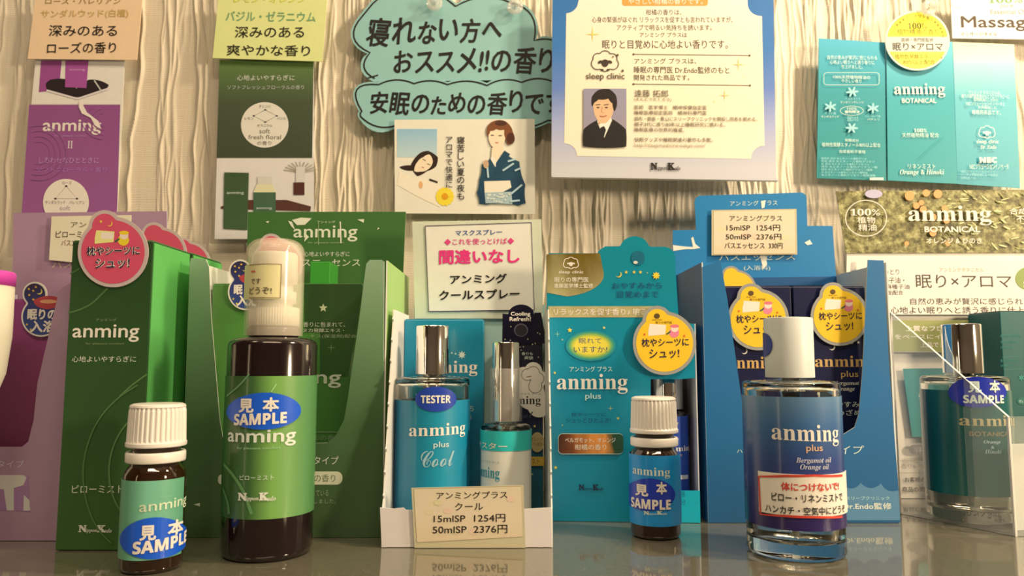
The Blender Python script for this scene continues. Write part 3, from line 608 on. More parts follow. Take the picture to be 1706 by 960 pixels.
def capped_bottle(name, label, cx, cy, r, green):
    """small brown dropper bottle with ribbed white screw cap"""
    t = Thing(name, label, 'bottle', (cx, cy, 0), 'small amber sample bottles with white ribbed caps' if False else None)
    k = r / .0125
    def Z(v): return v * k
    amber = MC.get('amber')
    if not amber:
        amber, nt, p = newmat('amber', 'amber_glass'); p.inputs['Base Color'].default_value = (.035, .012, .004, 1); p.inputs['Roughness'].default_value = .06; p.inputs['Coat Weight'].default_value = 1; p.inputs['Transmission Weight'].default_value = .35
    V, P = lathe(cx, cy, [(.0001, 0.0004), (.0100 * k, .0001), (.0116 * k, .0006), (.0124 * k, .0022), (.0124 * k, Z(.0375)), (.0122 * k, Z(.0395)), (.0112 * k, Z(.0418)), (.0100 * k, Z(.0432)), (.0096 * k, Z(.0440)), (.0096 * k, Z(.0530))], 72)
    t.part('glass_body', V, P, amber, 'dark amber glass', smooth=True)
    cap = mat((232, 220, 194), .35, coat=.1)
    V, P = lathe(cx, cy, [(.0098 * k, Z(.0443)), (.0117 * k, Z(.0445)), (.0119 * k, Z(.0450)), (.0119 * k, Z(.0482)), (.0115 * k, Z(.0488)), (.0098 * k, Z(.0488))], 72, closed=True); t.part('seal_ring', V, P, cap, 'white tamper ring', smooth=True)
    V, P = lathe(cx, cy, [(.0100 * k, Z(.0508)), (.0119 * k, Z(.0510)), (.0121 * k, Z(.0514)), (.0121 * k, Z(.0526)), (.0117 * k, Z(.0531)), (.0117 * k, Z(.0536)), (.0113 * k, Z(.0660)), (.0110 * k, Z(.0672)), (.0112 * k, Z(.0676)), (.0109 * k, Z(.0684)), (.0098 * k, Z(.0689)), (.00001, Z(.0690))], 288, flute=(5, 7, 36, .0006)); t.part('screw_cap', V, P, cap, 'white ribbed screw cap', smooth=False)
    return t, k
# ================================================================ purple tray, far left
yA = .3775; xA0, xA1 = xat(-150, yA), -.2228
PUR_ = grad([(0, (168, 116, 150)), (1, (160, 112, 140))])
PURP = mat((168, 128, 136), .5)
t, sf = tray('lilac cardboard display tray at the far left', xA0, xA1, yA, .455, [(-175, 480), (-190, 893), (107, 893), (131, 470), (122, 470), (105, 478), (97, 490), (62, 640), (56, 700), (47, 736), (36, 745), (-110, 745), (-150, 700), (-160, 480)], zat(470, yA), PURP, mat((200, 180, 170)))
sb = YP(.4555); board(t, 'back_panel', sb, [(22, 355), (14, 893), (277, 893), (278, 352)], .0008, PURP, edge=mat((205, 185, 180)))
p = Print(t, sf, (0, 640, 3)); p.t('タイプ', -12, 382, 120, 418, (214, 190, 186))
p.rect(-60, 455, 138, 632, (206, 192, 168), 30); p.poly([(-60, 525), (20, 525), (35, 632), (-60, 632)], (162, 114, 142)); p.poly([(70, 520), (118, 505), (140, 455), (152, 640), (70, 632)], (162, 114, 142)); p.poly([(120, 555), (148, 580), (152, 632), (118, 632)], (206, 192, 168)); p.flush()
p = Print(t, sb, (0, 340, 3)); p.t('バスエッセンス', 262, 285, 640, 322, (214, 192, 150), .01); p.flush()
MAG = grad([(0, (136, 56, 74)), (.6, (132, 50, 82)), (1, (150, 60, 112))])
for i in range(2):
    xx0 = xA0 + .004 + i * 0; 
t, sq, o = carton('magenta bath sachet box standing inside the lilac tray', xat(-60, .40), xat(100, .40), .395, .43, zat(500, .395), MAG)
p = Print(t, sq, (0, 340, 3)); p.star(55, 550, 10, (150, 170, 60)); p.flush()
# night-blue cloud tag
def night_tag(label, Y, fr, cx, cy, k=1, flip=1):
    cs = [(cx, cy, 72 * k), (cx - 25 * k, cy - 92 * k, 42 * k)]
    t, s, o = card('cloud_tag', label, 'tag', Y, lobes(cx - 8 * k, cy - 40 * k, [(x, y, r + 7 * k) for x, y, r in cs] + [(cx - 14 * k, cy - 55 * k, 46 * k)]), mat((226, 216, 196), .35), fr=fr, th=.0005)
    p = Print(t, s, fr); p.poly(lobes(cx - 8 * k, cy - 40 * k, cs + [(cx - 14 * k, cy - 55 * k, 38 * k)]), grad([(0, (48, 70, 120)), (.5, (44, 52, 100)), (1, (44, 34, 60))]))
    p.poly(bulge([(cx - 30 * k, cy - 66 * k), (cx + 70 * k, cy - 78 * k), (cx + 64 * k, cy - 40 * k), (cx - 10 * k, cy - 40 * k)], .12), (176, 62, 62)); p.ell(cx + 30 * k, cy - 62 * k, 34 * k, 8 * k, (216, 150, 100))
    p.moon(cx - 6 * k, cy - 102 * k, 12 * k, (234, 200, 90))
    for a, b in ((-48, -112), (-30, -70), (-46, -88), (-20, -120), (-55, 30), (-30, -105), (-40, 50)): p.star(cx + a * k, cy + b * k, 6 * k, (224, 180, 60), 5, .45)
    p.t('眠りの', cx - 52 * k, cy - 32 * k, cx + 62 * k, cy + 12 * k, (236, 226, 206), .05); p.t('入浴', cx - 40 * k, cy + 14 * k, cx + 58 * k, cy + 62 * k, (236, 226, 206), .05); p.flush()
night_tag('night-blue cloud-shaped tag on the magenta sachet box in the lilac tray', .3935, (0, 340, 3), 205, 565, 1.25)
# white tube, cut by the left edge of the frame
cx = xat(-52, .355); t = Thing('pump_bottle', 'white bottle with a magenta rim, cut by the left edge of the picture', 'bottle', (cx, .355, 0))
zt = zat(462, .355); zb = zat(665, .355)
V, P = lathe(cx, .355, [(.008, 0), (.0085, .001), (.0095, zb - .012), (.0115, zb), (.0152, zb + .012), (.0168, zb + .03), (.0166, zt - .004)], 48); t.part('body', V, P, mat((226, 206, 166), .4), smooth=True)
V, P = lathe(cx, .355, [(.0168, zt - .004), (.0169, zt + .002), (.016, zt + .003), (.0001, zt + .003)], 48); t.part('rim', V, P, mat((214, 70, 150), .4), 'magenta rim', smooth=True)
# price card on lilac tray
t, s, o = card('price_card', 'small price card on the lilac tray back, half hidden by the pink tag', 'price card', .453, [(258, 62), (245, 280), (350, 290), (470, 292), (655, 90), (655, 55)], mat((226, 208, 164)), fr=(0, 340, 3), th=.0005)
p = Print(t, s, (0, 340, 3)); p.t('アンミング', 355, 88, 560, 118, K); p.t('ピローミスト', 280, 135, 480, 168, K, .005); p.t('バスエッセンス', 308, 180, 480, 210, (120, 60, 40)); p.flush()
# ================================================================ tall green pillow mist cartons
def pink_tag(label, Y, fr, cx, cy, R, full=True, yel=False, tilt=0):
    cs = [(cx, cy, R), (cx - .25 * R, cy - .78 * R, .42 * R)]
    t, s, o = card('round_tag', label, 'tag', Y, lobes(cx, cy, [(x, y, r + .07 * R) for x, y, r in cs]), mat((214, 202, 184) if yel else (196, 168, 150), .22, 1, .6 if yel else 0, .5), fr=fr, th=.0005)
    p = Print(t, s, fr, base=.0001); c = (234, 178, 34) if yel else (206, 74, 92)
    p.poly(lobes(cx, cy, [(x, y, r - .04 * R) for x, y, r in cs]), c)
    if full:
        ink = (26, 20, 50); pc = (244, 226, 190) if yel else (226, 214, 120)
        p.off += .00002
        p.poly([(cx - .55 * R, cy - .42 * R), (cx - .5 * R, cy - .66 * R), (cx + .05 * R, cy - .62 * R), (cx + .02 * R, cy - .3 * R), (cx - .55 * R, cy - .25 * R)], pc); p.poly([(cx - .35 * R, cy - .6 * R), (cx + .02 * R, cy - .58 * R), (cx, cy - .38 * R), (cx - .36 * R, cy - .4 * R)], (232, 222, 206))
        p.ell(cx + .32 * R, cy - .36 * R, .17 * R, .17 * R, (222, 120, 130) if yel else (226, 190, 40), n=24); p.ell(cx + .34 * R, cy - .5 * R, .13 * R, .12 * R, (240, 200, 170), n=24); p.ell(cx + .34 * R, cy - .58 * R, .15 * R, .06 * R, (220, 110, 110) if yel else (230, 190, 40), n=16); p.line([(cx + .06 * R, cy - .3 * R), (cx + .2 * R, cy - .4 * R)], .05 * R, (50, 90, 60))
        if not yel:
            p.moon(cx - .1 * R, cy - .86 * R, .09 * R, (246, 180, 70)); p.star(cx - .36 * R, cy - .92 * R, .06 * R, (246, 180, 70), 5, .45)
        else:
            p.ell(cx - .26 * R, cy - .92 * R, .1 * R, .09 * R, (90, 66, 30), n=18); p.t('眠りの専門医', cx - .3 * R, cy - .8 * R + .06 * R, cx + .25 * R, cy - .66 * R, (90, 60, 24)) ; p.t('sleep clinic', cx - .42 * R, cy - .82 * R, cx - .08 * R, cy - .76 * R, (90, 60, 24))
            p.star(cx - .68 * R, cy - .3 * R, .05 * R, (214, 90, 40), 5, .5); p.star(cx + .66 * R, cy - .25 * R, .05 * R, (214, 90, 40), 5, .5)
        for bd, cc in ((.075, (244, 232, 214)), (.018, ink)):
            if yel and bd > .05: continue
            p.t('枕やシーツに', cx - .78 * R, cy - .16 * R, cx + .82 * R, cy + .12 * R, cc, bd, dy=-.03 * R); p.t('シュッ!', cx - .52 * R, cy + .2 * R, cx + .5 * R, cy + .52 * R, cc, bd, dy=-.03 * R)
    p.flush(); return t
yB = .3585; xB0, xB1 = xat(92, yB, 907), xat(232, yB, 907); hB = zat(402, yB)
GD = grad([(0, (58, 92, 36)), (.35, (46, 80, 34)), (1, (30, 62, 24))]); GS = mat((100, 174, 82), .35, coat=.3)  # GS outshines the front: light from the right put into its colour
def lit_side_green(t, x0, x1, y0, y1, h):
    V, P = boxVP(x1 - .0001, x1 + .0004, y0 + .0006, y1 - .0006, .001, h - .0008, 0); t.part('side_panel', V, P, GS, 'bright green side face')
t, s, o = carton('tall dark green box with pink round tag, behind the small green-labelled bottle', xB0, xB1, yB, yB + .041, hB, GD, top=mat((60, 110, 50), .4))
lit_side_green(t, xB0, xB1, yB, yB + .041, hB)
p = Print(t, s, (0, 340, 3), base=.0001); GW = (214, 206, 170)
p.t('アンミング', 480, 572, 582, 586, (150, 156, 110)); p.t('anming', 365, 602, 694, 690, (228, 220, 190), .015); p.t('for pleasant comfort', 430, 692, 620, 706, (130, 140, 90)); p.t('心地よいやすらぎに', 362, 760, 680, 790, GW)
p.line([(340, 545), (400, 530), (460, 500), (500, 460), (540, 420)], 9, (74, 104, 54), curve=True); p.line([(600, 960), (660, 905), (720, 862), (735, 852)], 8, (92, 124, 66), curve=True); p.line([(352, 350), (400, 322)], 7, (66, 98, 50), curve=True)
p.fr = (0, 640, 3); p.t('ピローミスト', 362, 505, 615, 545, GW, .005); nk(p, 394, 705, 560, 745, (220, 212, 180))
p.line([(690, 5), (600, 60), (510, 150), (450, 260), (415, 400), (418, 520), (450, 650), (500, 740), (560, 798)], 8, (84, 114, 60), curve=True); p.line([(700, 140), (620, 210), (570, 300), (545, 400), (548, 500), (580, 600), (612, 640)], 9, (92, 122, 66), curve=True)
p.flush()
tx = -.0435
t, s2, o = carton('second tall green box directly behind the front one, with its pink tag showing', xB0 + .001, xB1 + .001, yB + .0425, yB + .083, hB, GD, top=mat((60, 110, 50), .4)); lit_side_green(t, xB0 + .001, xB1 + .001, yB + .0425, yB + .083, hB)
pink_tag('pink round tag with lettering on the front of the tall green box', yB - .0008, (0, 340, 3), 565, 240, 165)
pink_tag('pink tag peeking over the second tall green box', yB + .0418, (0, 340, 3), 800, 250, 125, False)
pink_tag('pink tag peeking out farthest back behind the green boxes', yB + .0838, (0, 340, 3), 940, 300, 105, False)
# ================================================================ green tray
yC = .384; xC0, xC1 = xat(318, yC, 430), xat(638, yC, 888)
GT = mat((62, 100, 44), .45, coat=.1); GT2 = mat((112, 150, 84), .45)
fp = [(318, 430), (316, 440), (300, 888), (638, 888), (640, 436), (636, 433), (616, 433), (610, 440), (600, 520), (580, 660), (573, 700), (560, 725), (545, 738), (400, 742), (372, 735), (366, 700), (352, 530), (348, 445), (343, 432)]
t, sf = tray('green cardboard display tray with cream inside and slanted cut-out', xC0, xC1, yC, .466, fp, zat(434, yC), mat((150, 178, 92), .45), mat((226, 216, 180)), arch=False, mf=grad([(0, (72, 92, 50)), (.4, (70, 98, 54)), (.75, (108, 136, 88)), (1, (140, 160, 118))]))  # front panel gets paler towards the top
sb = YP(.4665); board(t, 'back_panel', sb, [(413, 353), (400, 880), (655, 880), (676, 353)], .0008, GT, edge=mat((150, 170, 100)))
C3 = (320, 340, 3)
p = Print(t, sb, C3); p.t('アンミング', 625, 84, 715, 96, GW); p.t('anming', 508, 108, 826, 188, (214, 206, 166), .01); p.t('for pleasant comfort', 580, 188, 760, 200, (160, 170, 110)); p.t('心地よいやすらぎに', 560, 238, 788, 262, GW); p.t('バスエッセンス', 500, 274, 840, 312, GW); p.t('(入浴料)', 640, 330, 728, 358, GW)
for q in ([(500, 80), (545, 68), (598, 72), (565, 104), (525, 106)], [(826, 78), (860, 76), (858, 94)], [(480, 84), (500, 90), (515, 130), (495, 110)], [(368, 88), (386, 86), (380, 96)], [(570, 150), (585, 165), (560, 190)], [(930, 118), (938, 122), (925, 130)]): p.poly(q, (222, 210, 172))
p.line([(741, 88), (745, 196)], 6, (230, 226, 200)); p.line([(632, 84), (632, 205)], 3, (150, 160, 100)); p.flush()
p = Print(t, sf, (320, 640, 3)); p.t('タイプ', 608, 362, 732, 402, GW); p.rect(540, 437, 752, 503, (214, 204, 160), 30); p.t('の香り', 612, 452, 716, 490, (74, 96, 48)); p.rect(130, 452, 175, 503, (206, 198, 160), 20); p.poly([(8, 602), (40, 594), (40, 612)], GW); p.t('している', 600, 530, 682, 560, (150, 164, 110)); p.t('しました。', 610, 575, 720, 597, (150, 164, 110)); p.flush()
# sachet box inside the green tray
xs0, xs1 = xat(352, .41) + .0012, xat(607, .41); hs = zat(474, .405)
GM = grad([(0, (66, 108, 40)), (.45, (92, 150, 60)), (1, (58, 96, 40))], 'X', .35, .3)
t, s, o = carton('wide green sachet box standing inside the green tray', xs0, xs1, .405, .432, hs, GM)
p = Print(t, s, C3); p.off += .0001
p.poly([(560, 400), (565, 640), (640, 640), (640, 860), (780, 860), (845, 470), (850, 400)], grad([(0, (50, 88, 36)), (1, (44, 74, 30))]))
p.star(656, 520, 22, (210, 204, 150), 5, .45); p.star(696, 718, 24, (130, 150, 100), 4, .1)
p.t('香りに包まれて、', 556, 590, 765, 615, GW); p.t('ヌカ発酵エキス・', 556, 622, 760, 642, GW); p.t('キス(保湿剤)配合', 590, 652, 822, 672, (160, 170, 120)); p.t('anming', 330, 834, 745, 920, (206, 204, 166), .015)
p.fr = (320, 640, 3); p.t('ルフローラルの香り', 420, 255, 740, 285, (140, 156, 110)); p.line(rr(400, 240, 750, 300, 28), 3, (150, 165, 120), True); p.flush()
V, P = boxVP(xat(515, .44), xat(548, .44), .437, .458, 0, zat(436, .437), .0004)
t = Thing('carton', 'slim bright green box behind the wide sachet box, its top showing', 'box', (xat(531, .447), .447, 0)); t.part('box_body', V, P, mat((60, 140, 44), .35, coat=.3))
V, P = boxVP(xat(515, .44) + .0005, xat(548, .44) - .0005, .4375, .4575, zat(436, .437), zat(436, .437) + .0005, 0); t.part('top_flap', V, P, mat((40, 90, 36), .35))
night_tag('night-blue cloud-shaped tag behind the clear cap of the large green bottle', .4028, C3, 270, 440, 1.15)
pink_tag('pink tag showing just above the clear cap of the large green bottle', .4042, C3, 425, 300, 120, False)
# ================================================================ white tray with the cool sprays
yD = .3645; xD0, xD1 = xat(635, yD, 903), xat(921, yD, 903); CARD = mat((216, 196, 174), .55)
fp = [(636, 903), (920, 903), (918, 846), (880, 848), (800, 852), (676, 850), (672, 846), (655, 848), (633, 846)]
t, sf = tray('white cardboard display tray with torn perforated edges holding two cool spray testers', xD0, xD1, yD, .445, fp, zat(520, .41), CARD, mat((224, 206, 184)), jag=True, side_front_z=zat(848, yD))
sb = YP(.446); D5 = (630, 350, 3.097)
board(t, 'back_panel', sb, [(186, 500), (200, 1500), (830, 1500), (862, 488)], .0008, mat((170, 190, 164), .5), fr=D5)
t, s, o = card('sign_card', 'white framed sign in pink and black lettering behind the cool sprays', 'sign', .4445, [(176, 60), (190, 560), (850, 560), (842, 48)], mat((206, 198, 160), .25, coat=.5), fr=D5, th=.0006, part='plastic_sleeve')
board(t, 'sheet', s, [(244, 84), (262, 524), (806, 516), (790, 66)], .0004, mat((224, 208, 186)), fr=D5, off=.0006)
p = Print(t, s, D5, base=.0008); p.line([(244, 84), (262, 524), (806, 516), (790, 66)], 5, (66, 46, 70), True)
p.t('マスクスプレー', 400, 106, 640, 134, (40, 70, 120), .02, dy=-6); p.t('◆これを使っとけば◆', 342, 150, 702, 184, (214, 60, 110), .015, dy=-6); p.t('間違いなし', 315, 206, 730, 282, (220, 50, 108), .04, dy=-6)
p.t('アンミング', 372, 336, 664, 384, (20, 16, 16), .03, dy=-8); p.t('クールスプレー', 316, 416, 730, 466, (20, 16, 16), .03, dy=-10); p.flush()
# teal carton
TB = grad([(0, (16, 112, 128)), (1, (18, 122, 136))], rough=.35, coat=.2)
t, s, o = carton('teal cool spray box standing behind the tall teal tester bottle', xat(674, .425, 535), xat(806, .425, 535), .425, .4435, zat(533, .425), TB)
p = Print(t, s, D5); p.t('anming', 206, 778, 512, 858, (232, 226, 206), font='serif'); p.star(432, 748, 22, (206, 214, 190), 8, .5)
for q in ((400, 742), (380, 738), (362, 735), (350, 770)): p.star(q[0], q[1], 8, (180, 200, 170), 4, .4)
p.fr = (620, 640, 3); p.t('ち', 484, 108, 508, 136, LW); p.t('う', 480, 150, 496, 182, LW); p.flush()
# dark carton
t, s, o = carton('navy night-sky box reading Cooling Refresh behind the small tester', xat(836, .43, 600), xat(904, .43, 600), .4285, .4435, zat(570, .4285), grad([(0, (18, 92, 100)), (.35, (20, 88, 98)), (.55, (24, 26, 52)), (1, (16, 12, 30))]))
tab = lobes(745, 600, [(745, 540, 58)]) ; board(t, 'hang_tab', s, [(640, 690), (870, 690), (840, 530), (806, 530)] + [(738 + 66 * math.cos(a), 538 + 50 * math.sin(a)) for a in np.linspace(0, -math.pi, 12)] + [(642, 535)], .0005, mat((18, 14, 32), .3), fr=D5, off=.0006)
p = Print(t, s, D5, base=.0007); p.t('Cooling', 684, 526, 785, 552, (232, 222, 206), .03); p.t('Refresh!', 678, 552, 788, 574, (232, 222, 206), .03); p.ell(737, 620, 36, 34, (90, 80, 84)); p.ell(737, 622, 30, 29, (36, 30, 36))
for k in range(16): p.star(650 + random.random() * 210, 580 + random.random() * 190, 5, (220, 200, 150), 4, .3)
p.t('香りも', 740, 734, 798, 750, LW); p.t('爽快', 754, 754, 800, 772, LW)
p.poly(lobes(790, 900, [(790, 880, 70), (750, 850, 40), (800, 830, 45), (835, 870, 40), (790, 960, 72), (830, 1010, 60)]), (232, 222, 200)); p.line(lobes(790, 870, [(770, 850, 30), (800, 840, 32), (825, 870, 30), (810, 910, 34)]), 3, (60, 50, 50), True); p.line([(765, 862), (790, 858)], 4, (160, 100, 70))
p.fr = (620, 640, 3); p.t('アンミング プラス クール', 650, 44, 845, 54, (80, 74, 70)); p.t('anming', 660, 60, 842, 112, (40, 36, 40), font='serif'); p.t('Cool', 700, 135, 805, 170, (70, 70, 80), font='script'); p.ell(825, 290, 34, 50, (190, 160, 100)); p.t('オレンジ', 792, 265, 850, 283, K); p.t('オイル配合', 790, 290, 850, 308, K); p.rect(770, 362, 860, 408, (206, 160, 60)); p.t('ミスト', 780, 372, 835, 398, K)
p.star(812, 210, 8, (230, 190, 80), 5, .45); p.star(800, 450, 8, (170, 180, 110), 5, .45); p.flush()
# glass spray bottle maker
def spray_bottle(label, cx, cy, r, h, zl0, zl1, lab, cap_r, cap_h, cap_m, liquid=None, thick=.0022, base=.005, ang=150, gap=.001, name='spray_bottle', shoulder=.0016, caplabel=None):
    t = Thing(name, label, 'bottle', (cx, cy, 0)); G = glass((250, 250, 244), 0.0, 1.45)
    prof = [(.0001, .0007), (r * .8, .0002), (r * .95, .0003), (r, .0018), (r, h - shoulder), (r - .0006, h - .0006), (r - .0018, h), (cap_r * .95, h + .0006), (cap_r * .7, h + .0008), (cap_r * .7, h - .002), (cap_r * .95, h - .0030), (r - thick - .001, h - .0034), (r - thick, h - .005), (r - thick, base + .0015), (r - thick - .0016, base), (.0001, base)]
    V, P = lathe(cx, cy, prof, 96, cap=False); t.part('glass_body', V, P, G, 'clear glass', smooth=True)
    if liquid:
        V, P = lathe(cx, cy, [(.0001, base + .0001), (r - thick - .0017, base + .0001), (r - thick - .0001, base + .0016), (r - thick - .0001, liquid), (.0001, liquid)], 72, cap=False); t.part('liquid', V, P, glass((246, 246, 240), 0, 1.33), smooth=True)
    V, P = lathe(cx, cy, [(.0012, base + .002), (.0012, h + .001)], 16); t.part('dip_tube', V, P, mat((220, 214, 200), .3), smooth=True)
    V, P = lathe(cx, cy, [(.0030, h - .010), (.0046, h - .009), (.0052, h - .003), (.0052, h + .0022), (cap_r * .66, h + .0022), (cap_r * .66, h + .0034)], 48); t.part('pump_collar', V, P, CHROME, 'metal collar', smooth=True)
    z0 = h + .0014
    V, P = lathe(cx, cy, [(cap_r * .9, z0), (cap_r, z0 + .0003), (cap_r, z0 + cap_h - .0008), (cap_r - .0003, z0 + cap_h - .0002), (cap_r - .0012, z0 + cap_h), (.00001, z0 + cap_h)], 96); o = t.part('cap', V, P, cap_m, caplabel or 'polished chrome cap', smooth=True)
    me = o.data; me.set_sharp_from_angle(angle=math.radians(40))
    c = Cyl(cx, cy, r); V, P = patch(c, -ang, ang, zl0, zl1, .0003, .00025, 90); lo = t.part('label', V, P, lab, smooth=False)
    return t, c, lo
# tall teal tester
cy = .402; cx = xat(717, cy, 700) + .0009; r = .0201
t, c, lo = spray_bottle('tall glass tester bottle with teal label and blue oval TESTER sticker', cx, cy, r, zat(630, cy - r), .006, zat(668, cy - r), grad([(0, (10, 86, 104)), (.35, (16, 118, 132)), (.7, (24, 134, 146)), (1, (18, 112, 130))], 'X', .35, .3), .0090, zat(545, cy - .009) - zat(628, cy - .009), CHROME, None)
o = sticker(t, c, 318, 75, 100, 63, mat((36, 62, 140), .3, coat=.4), .0007, (620, 640, 3), 'blue oval tester sticker')
p = Print(t, c, (620, 640, 3), base=.0009, parent=o); p.t('TESTER', 246, 56, 388, 96, (226, 222, 210), .02, font='sansb'); p.flush()
p = Print(t, c, (620, 640, 3), base=.0005, parent=lo); p.t('anming', 188, 200, 460, 278, (232, 224, 200), font='serif', dy=-8); p.t('plus', 306, 288, 382, 326, (190, 200, 180), .02); p.t('Cool', 245, 335, 408, 416, (150, 176, 168), font='script', dy=-3); p.flush()
# small tester with double cap
cy = .398; cx = xat(843, cy, 700); r = .0131; h = zat(710, cy - r)
t, c, lo = spray_bottle('small glass tester with white and mint label and chrome cap under a clear cover', cx, cy, r, h, .004, zat(720, cy - r), mat((226, 214, 192), .4, coat=.2), .0072, zat(572, cy - .007) - zat(706, cy - .007), CHROME, None, thick=.0015, base=.003)
z1 = h + .0015; V, P = lathe(cx, cy, [(.0088, z1), (.0088, zat(616, cy - .009)), (.0084, zat(614, cy - .009)), (.0080, zat(615, cy - .009)), (.0080, z1)], 72, closed=True); t.part('clear_cover', V, P, film((235, 226, 206), .12), 'clear plastic cover', smooth=True)
V, P = patch(c, -150, 150, zat(752, cy - r), zat(719, cy - r), .0006, .0003, 90); b = t.part('label_band', V, P, mat((44, 176, 156), .35), 'mint band')
p = Print(t, c, (620, 640, 3), base=.0008, parent=b); p.t('テスター', 500, 282, 675, 314, (236, 230, 208), .02); p.flush()
p = Print(t, c, (620, 640, 3), base=.0005, parent=lo); p.t('アンミング プラス クール', 520, 370, 638, 384, (150, 150, 140)); p.t('anming', 480, 402, 638, 470, (40, 140, 140), font='serif'); p.flush()
# price label at front
BEI = grad([(0, (216, 186, 140)), (.5, (220, 192, 150)), (1, (214, 190, 146))], blotch=4)
def price(label, Y, pts, fr, rows, lean=0):
    t, s, o = card('price_card', label, 'price card', Y, pts, mat((196, 176, 130), .3, coat=.4), fr=fr, th=.0006, lean=lean)
    q = np.array(pts); c = q.mean(0); q = c + (q - c) * .955; p = Print(t, s, fr); p.line([tuple(v) for v in q], 3, (150, 120, 80), True); p.poly([tuple(v) for v in q], BEI)
    for k in range(9): p.ell(q[:, 0].min() + 40 + random.random() * (np.ptp(q[:, 0]) - 80), q[:, 1].min() + 30 + random.random() * (np.ptp(q[:, 1]) - 60), 22, 14, (224, 184, 146) if k % 2 else (214, 192, 140), n=20)
    for a in rows: p.t(*a[:5], (34, 26, 22), .006, dy=a[5] if len(a) > 5 else 0)
    p.flush()
price('beige price card stuck across the front lip of the white tray', yD - .0012, [(196, 520), (212, 798), (766, 768), (756, 506)], (620, 640, 3), [('アンミングプラス', 322, 540, 676, 576, -5), ('クール', 414, 594, 555, 632, -2), ('15mlSP  1254円', 308, 654, 666, 694, -5), ('50mlSP  2376円', 303, 708, 676, 750, -5)])
# ================================================================ teal hanging carton with window
E1 = (890, 380, 3.2); E2 = (890, 660, 3.413)
yE = .4225; yawE = math.radians(-3.5); xE0 = xat(913, yE)
sE = Plane((xE0, yE, 0), (math.cos(yawE), math.sin(yawE), 0)); TE = grad([(0, (12, 128, 140)), (.5, (14, 126, 138)), (1, (14, 128, 134))], rough=.3, coat=.3)
t = Thing('carton', 'teal hang-tab box with gold corner and side window, right of the white tray', 'box', (xat(1040, yE), yE + .01, 0))
uE = [sE.hit(*q)[0] for q in ((915, 857), (1083, 857), (1158, 857), (1168, 857))]
def eb(nm, pts, m, off=0, th=.0007, label=None): return board(t, nm, sE, pts, th, m, label, off=off)
def cr(x, y): return (E1[0] + x / E1[2], E1[1] + y / E1[2])
out = [cr(64, 150), (915, 858), (1085, 860), (1084, 632), (1131, 632), (1158, 630), (1157, 540), (1131, 536)] + [cr(752, 200)] + [cr(752 - 60 + 60 * math.cos(a), 160 + -60 * math.sin(a)) for a in np.linspace(.1, 1.5, 8)] + [cr(625, 100)] + [cr(535 + 78 * math.cos(a), 112 - 68 * math.sin(a)) for a in np.linspace(.25, math.pi - .25, 12)] + [cr(445, 98), cr(380, 98), cr(350, 115), cr(335, 135), cr(80, 134)]
eb('front_panel', out, TE); eb('lower_panel', [(1085, 818), (1085, 862), (1167, 868), (1166, 818)], mat((20, 160, 166), .35), 0, .0008, 'bright teal lower lip')
d = .030
def q3(u, dd, z): return sE.O + sE.U * u + np.array([-math.sin(yawE), math.cos(yawE), 0]) * dd + np.array([0, 0, z])
def slab(nm, u0, u1, d0, d1, z0, z1, m, label=None):
    V = [q3(u, a, z) for u in (u0, u1) for a in (d0, d1) for z in (z0, z1)]; P = [(0, 1, 3, 2), (4, 6, 7, 5), (0, 4, 5, 1), (2, 3, 7, 6), (0, 2, 6, 4), (1, 5, 7, 3)]; t.part(nm, V, P, m, label)
zE = zat(540, yE); slab('side_panel', uE[0], uE[0] + .0006, .0007, d, 0, zE, TE); slab('side_panel', uE[3] - .001, uE[3] - .0004, .0007, d, 0, zE, mat((200, 190, 176))); slab('back_panel', uE[0], uE[3] - .0004, d, d + .0006, 0, zE, mat((70, 60, 56))); slab('base_panel', uE[0], uE[3] - .0004, .0007, d, 0, .0006, TE); slab('divider', uE[1] - .0006, uE[1], .0007, d, .0006, zE, mat((205, 196, 180)))
GOLD = grad([(0, (176, 146, 66)), (.4, (150, 122, 46)), (.7, (240, 218, 140)), (1, (140, 112, 40))], rough=.22, blotch=3)  # pale stop paints the glitter glints into the gold
GOLD.node_tree.nodes['Principled BSDF'].inputs['Metallic'].default_value = .45
p = Print(t, sE, E1)
p.poly([(66, 140), (68, 345)] + [(66 + 250 * math.cos(a) + 55, 250 + 118 * math.sin(a)) for a in np.linspace(1.35, -.1, 14)] + [(350, 135)], GOLD); p.rect(74, 417, 660, 477, GOLD)
p.off += .00003
CW = (236, 226, 196); sheep(p, 196, 190, 84, CW, None, 4); p.t('sleep clinic', 130, 226, 262, 248, CW, .015); p.t('眠りの専門医', 108, 262, 290, 290, CW, .01); p.t('遠藤医学博士監修', 104, 296, 314, 320, CW, .01)
p.t('リラックスを促す香り♪ 明るい', 104, 430, 640, 466, CW, .01)
p.ell(553, 160, 36, 38, (8, 96, 110)); p.ell(540, 184, 12, 8, (214, 200, 170)); p.moon(450, 248, 16, (222, 190, 70))
for x in (490, 532, 566): p.star(x, 236, 10, (232, 190, 60), 5, .45)
p.star(602, 240, 6, (220, 190, 80), 4); p.ell(650, 254, 13, 13, (244, 196, 50)); p.star(650, 254, 22, (244, 190, 50), 8, .6)
NB = (20, 62, 96); p.t('おやすみから', 416, 292, 680, 325, NB, dy=-2); p.t('目覚めまで', 442, 336, 664, 372, NB)
for k in range(7): p.ell(302, 628, 134 - 8 * k, 82 - 6 * k, [(20, 128, 130), (50, 138, 116), (90, 150, 96), (134, 164, 78), (176, 178, 66), (206, 188, 60), (222, 194, 62)][k])
p.t('眠れて', 238, 588, 358, 616, NB); p.t('いますか?', 210, 632, 390, 664, NB); p.star(124, 566, 18, (140, 190, 150), 4, .12); p.star(190, 545, 14, (232, 196, 60), 5, .45); p.star(372, 532, 9, (232, 196, 90), 5, .45); p.star(150, 596, 7, (200, 190, 110), 4); p.star(110, 772, 9, (200, 180, 70), 5, .5)
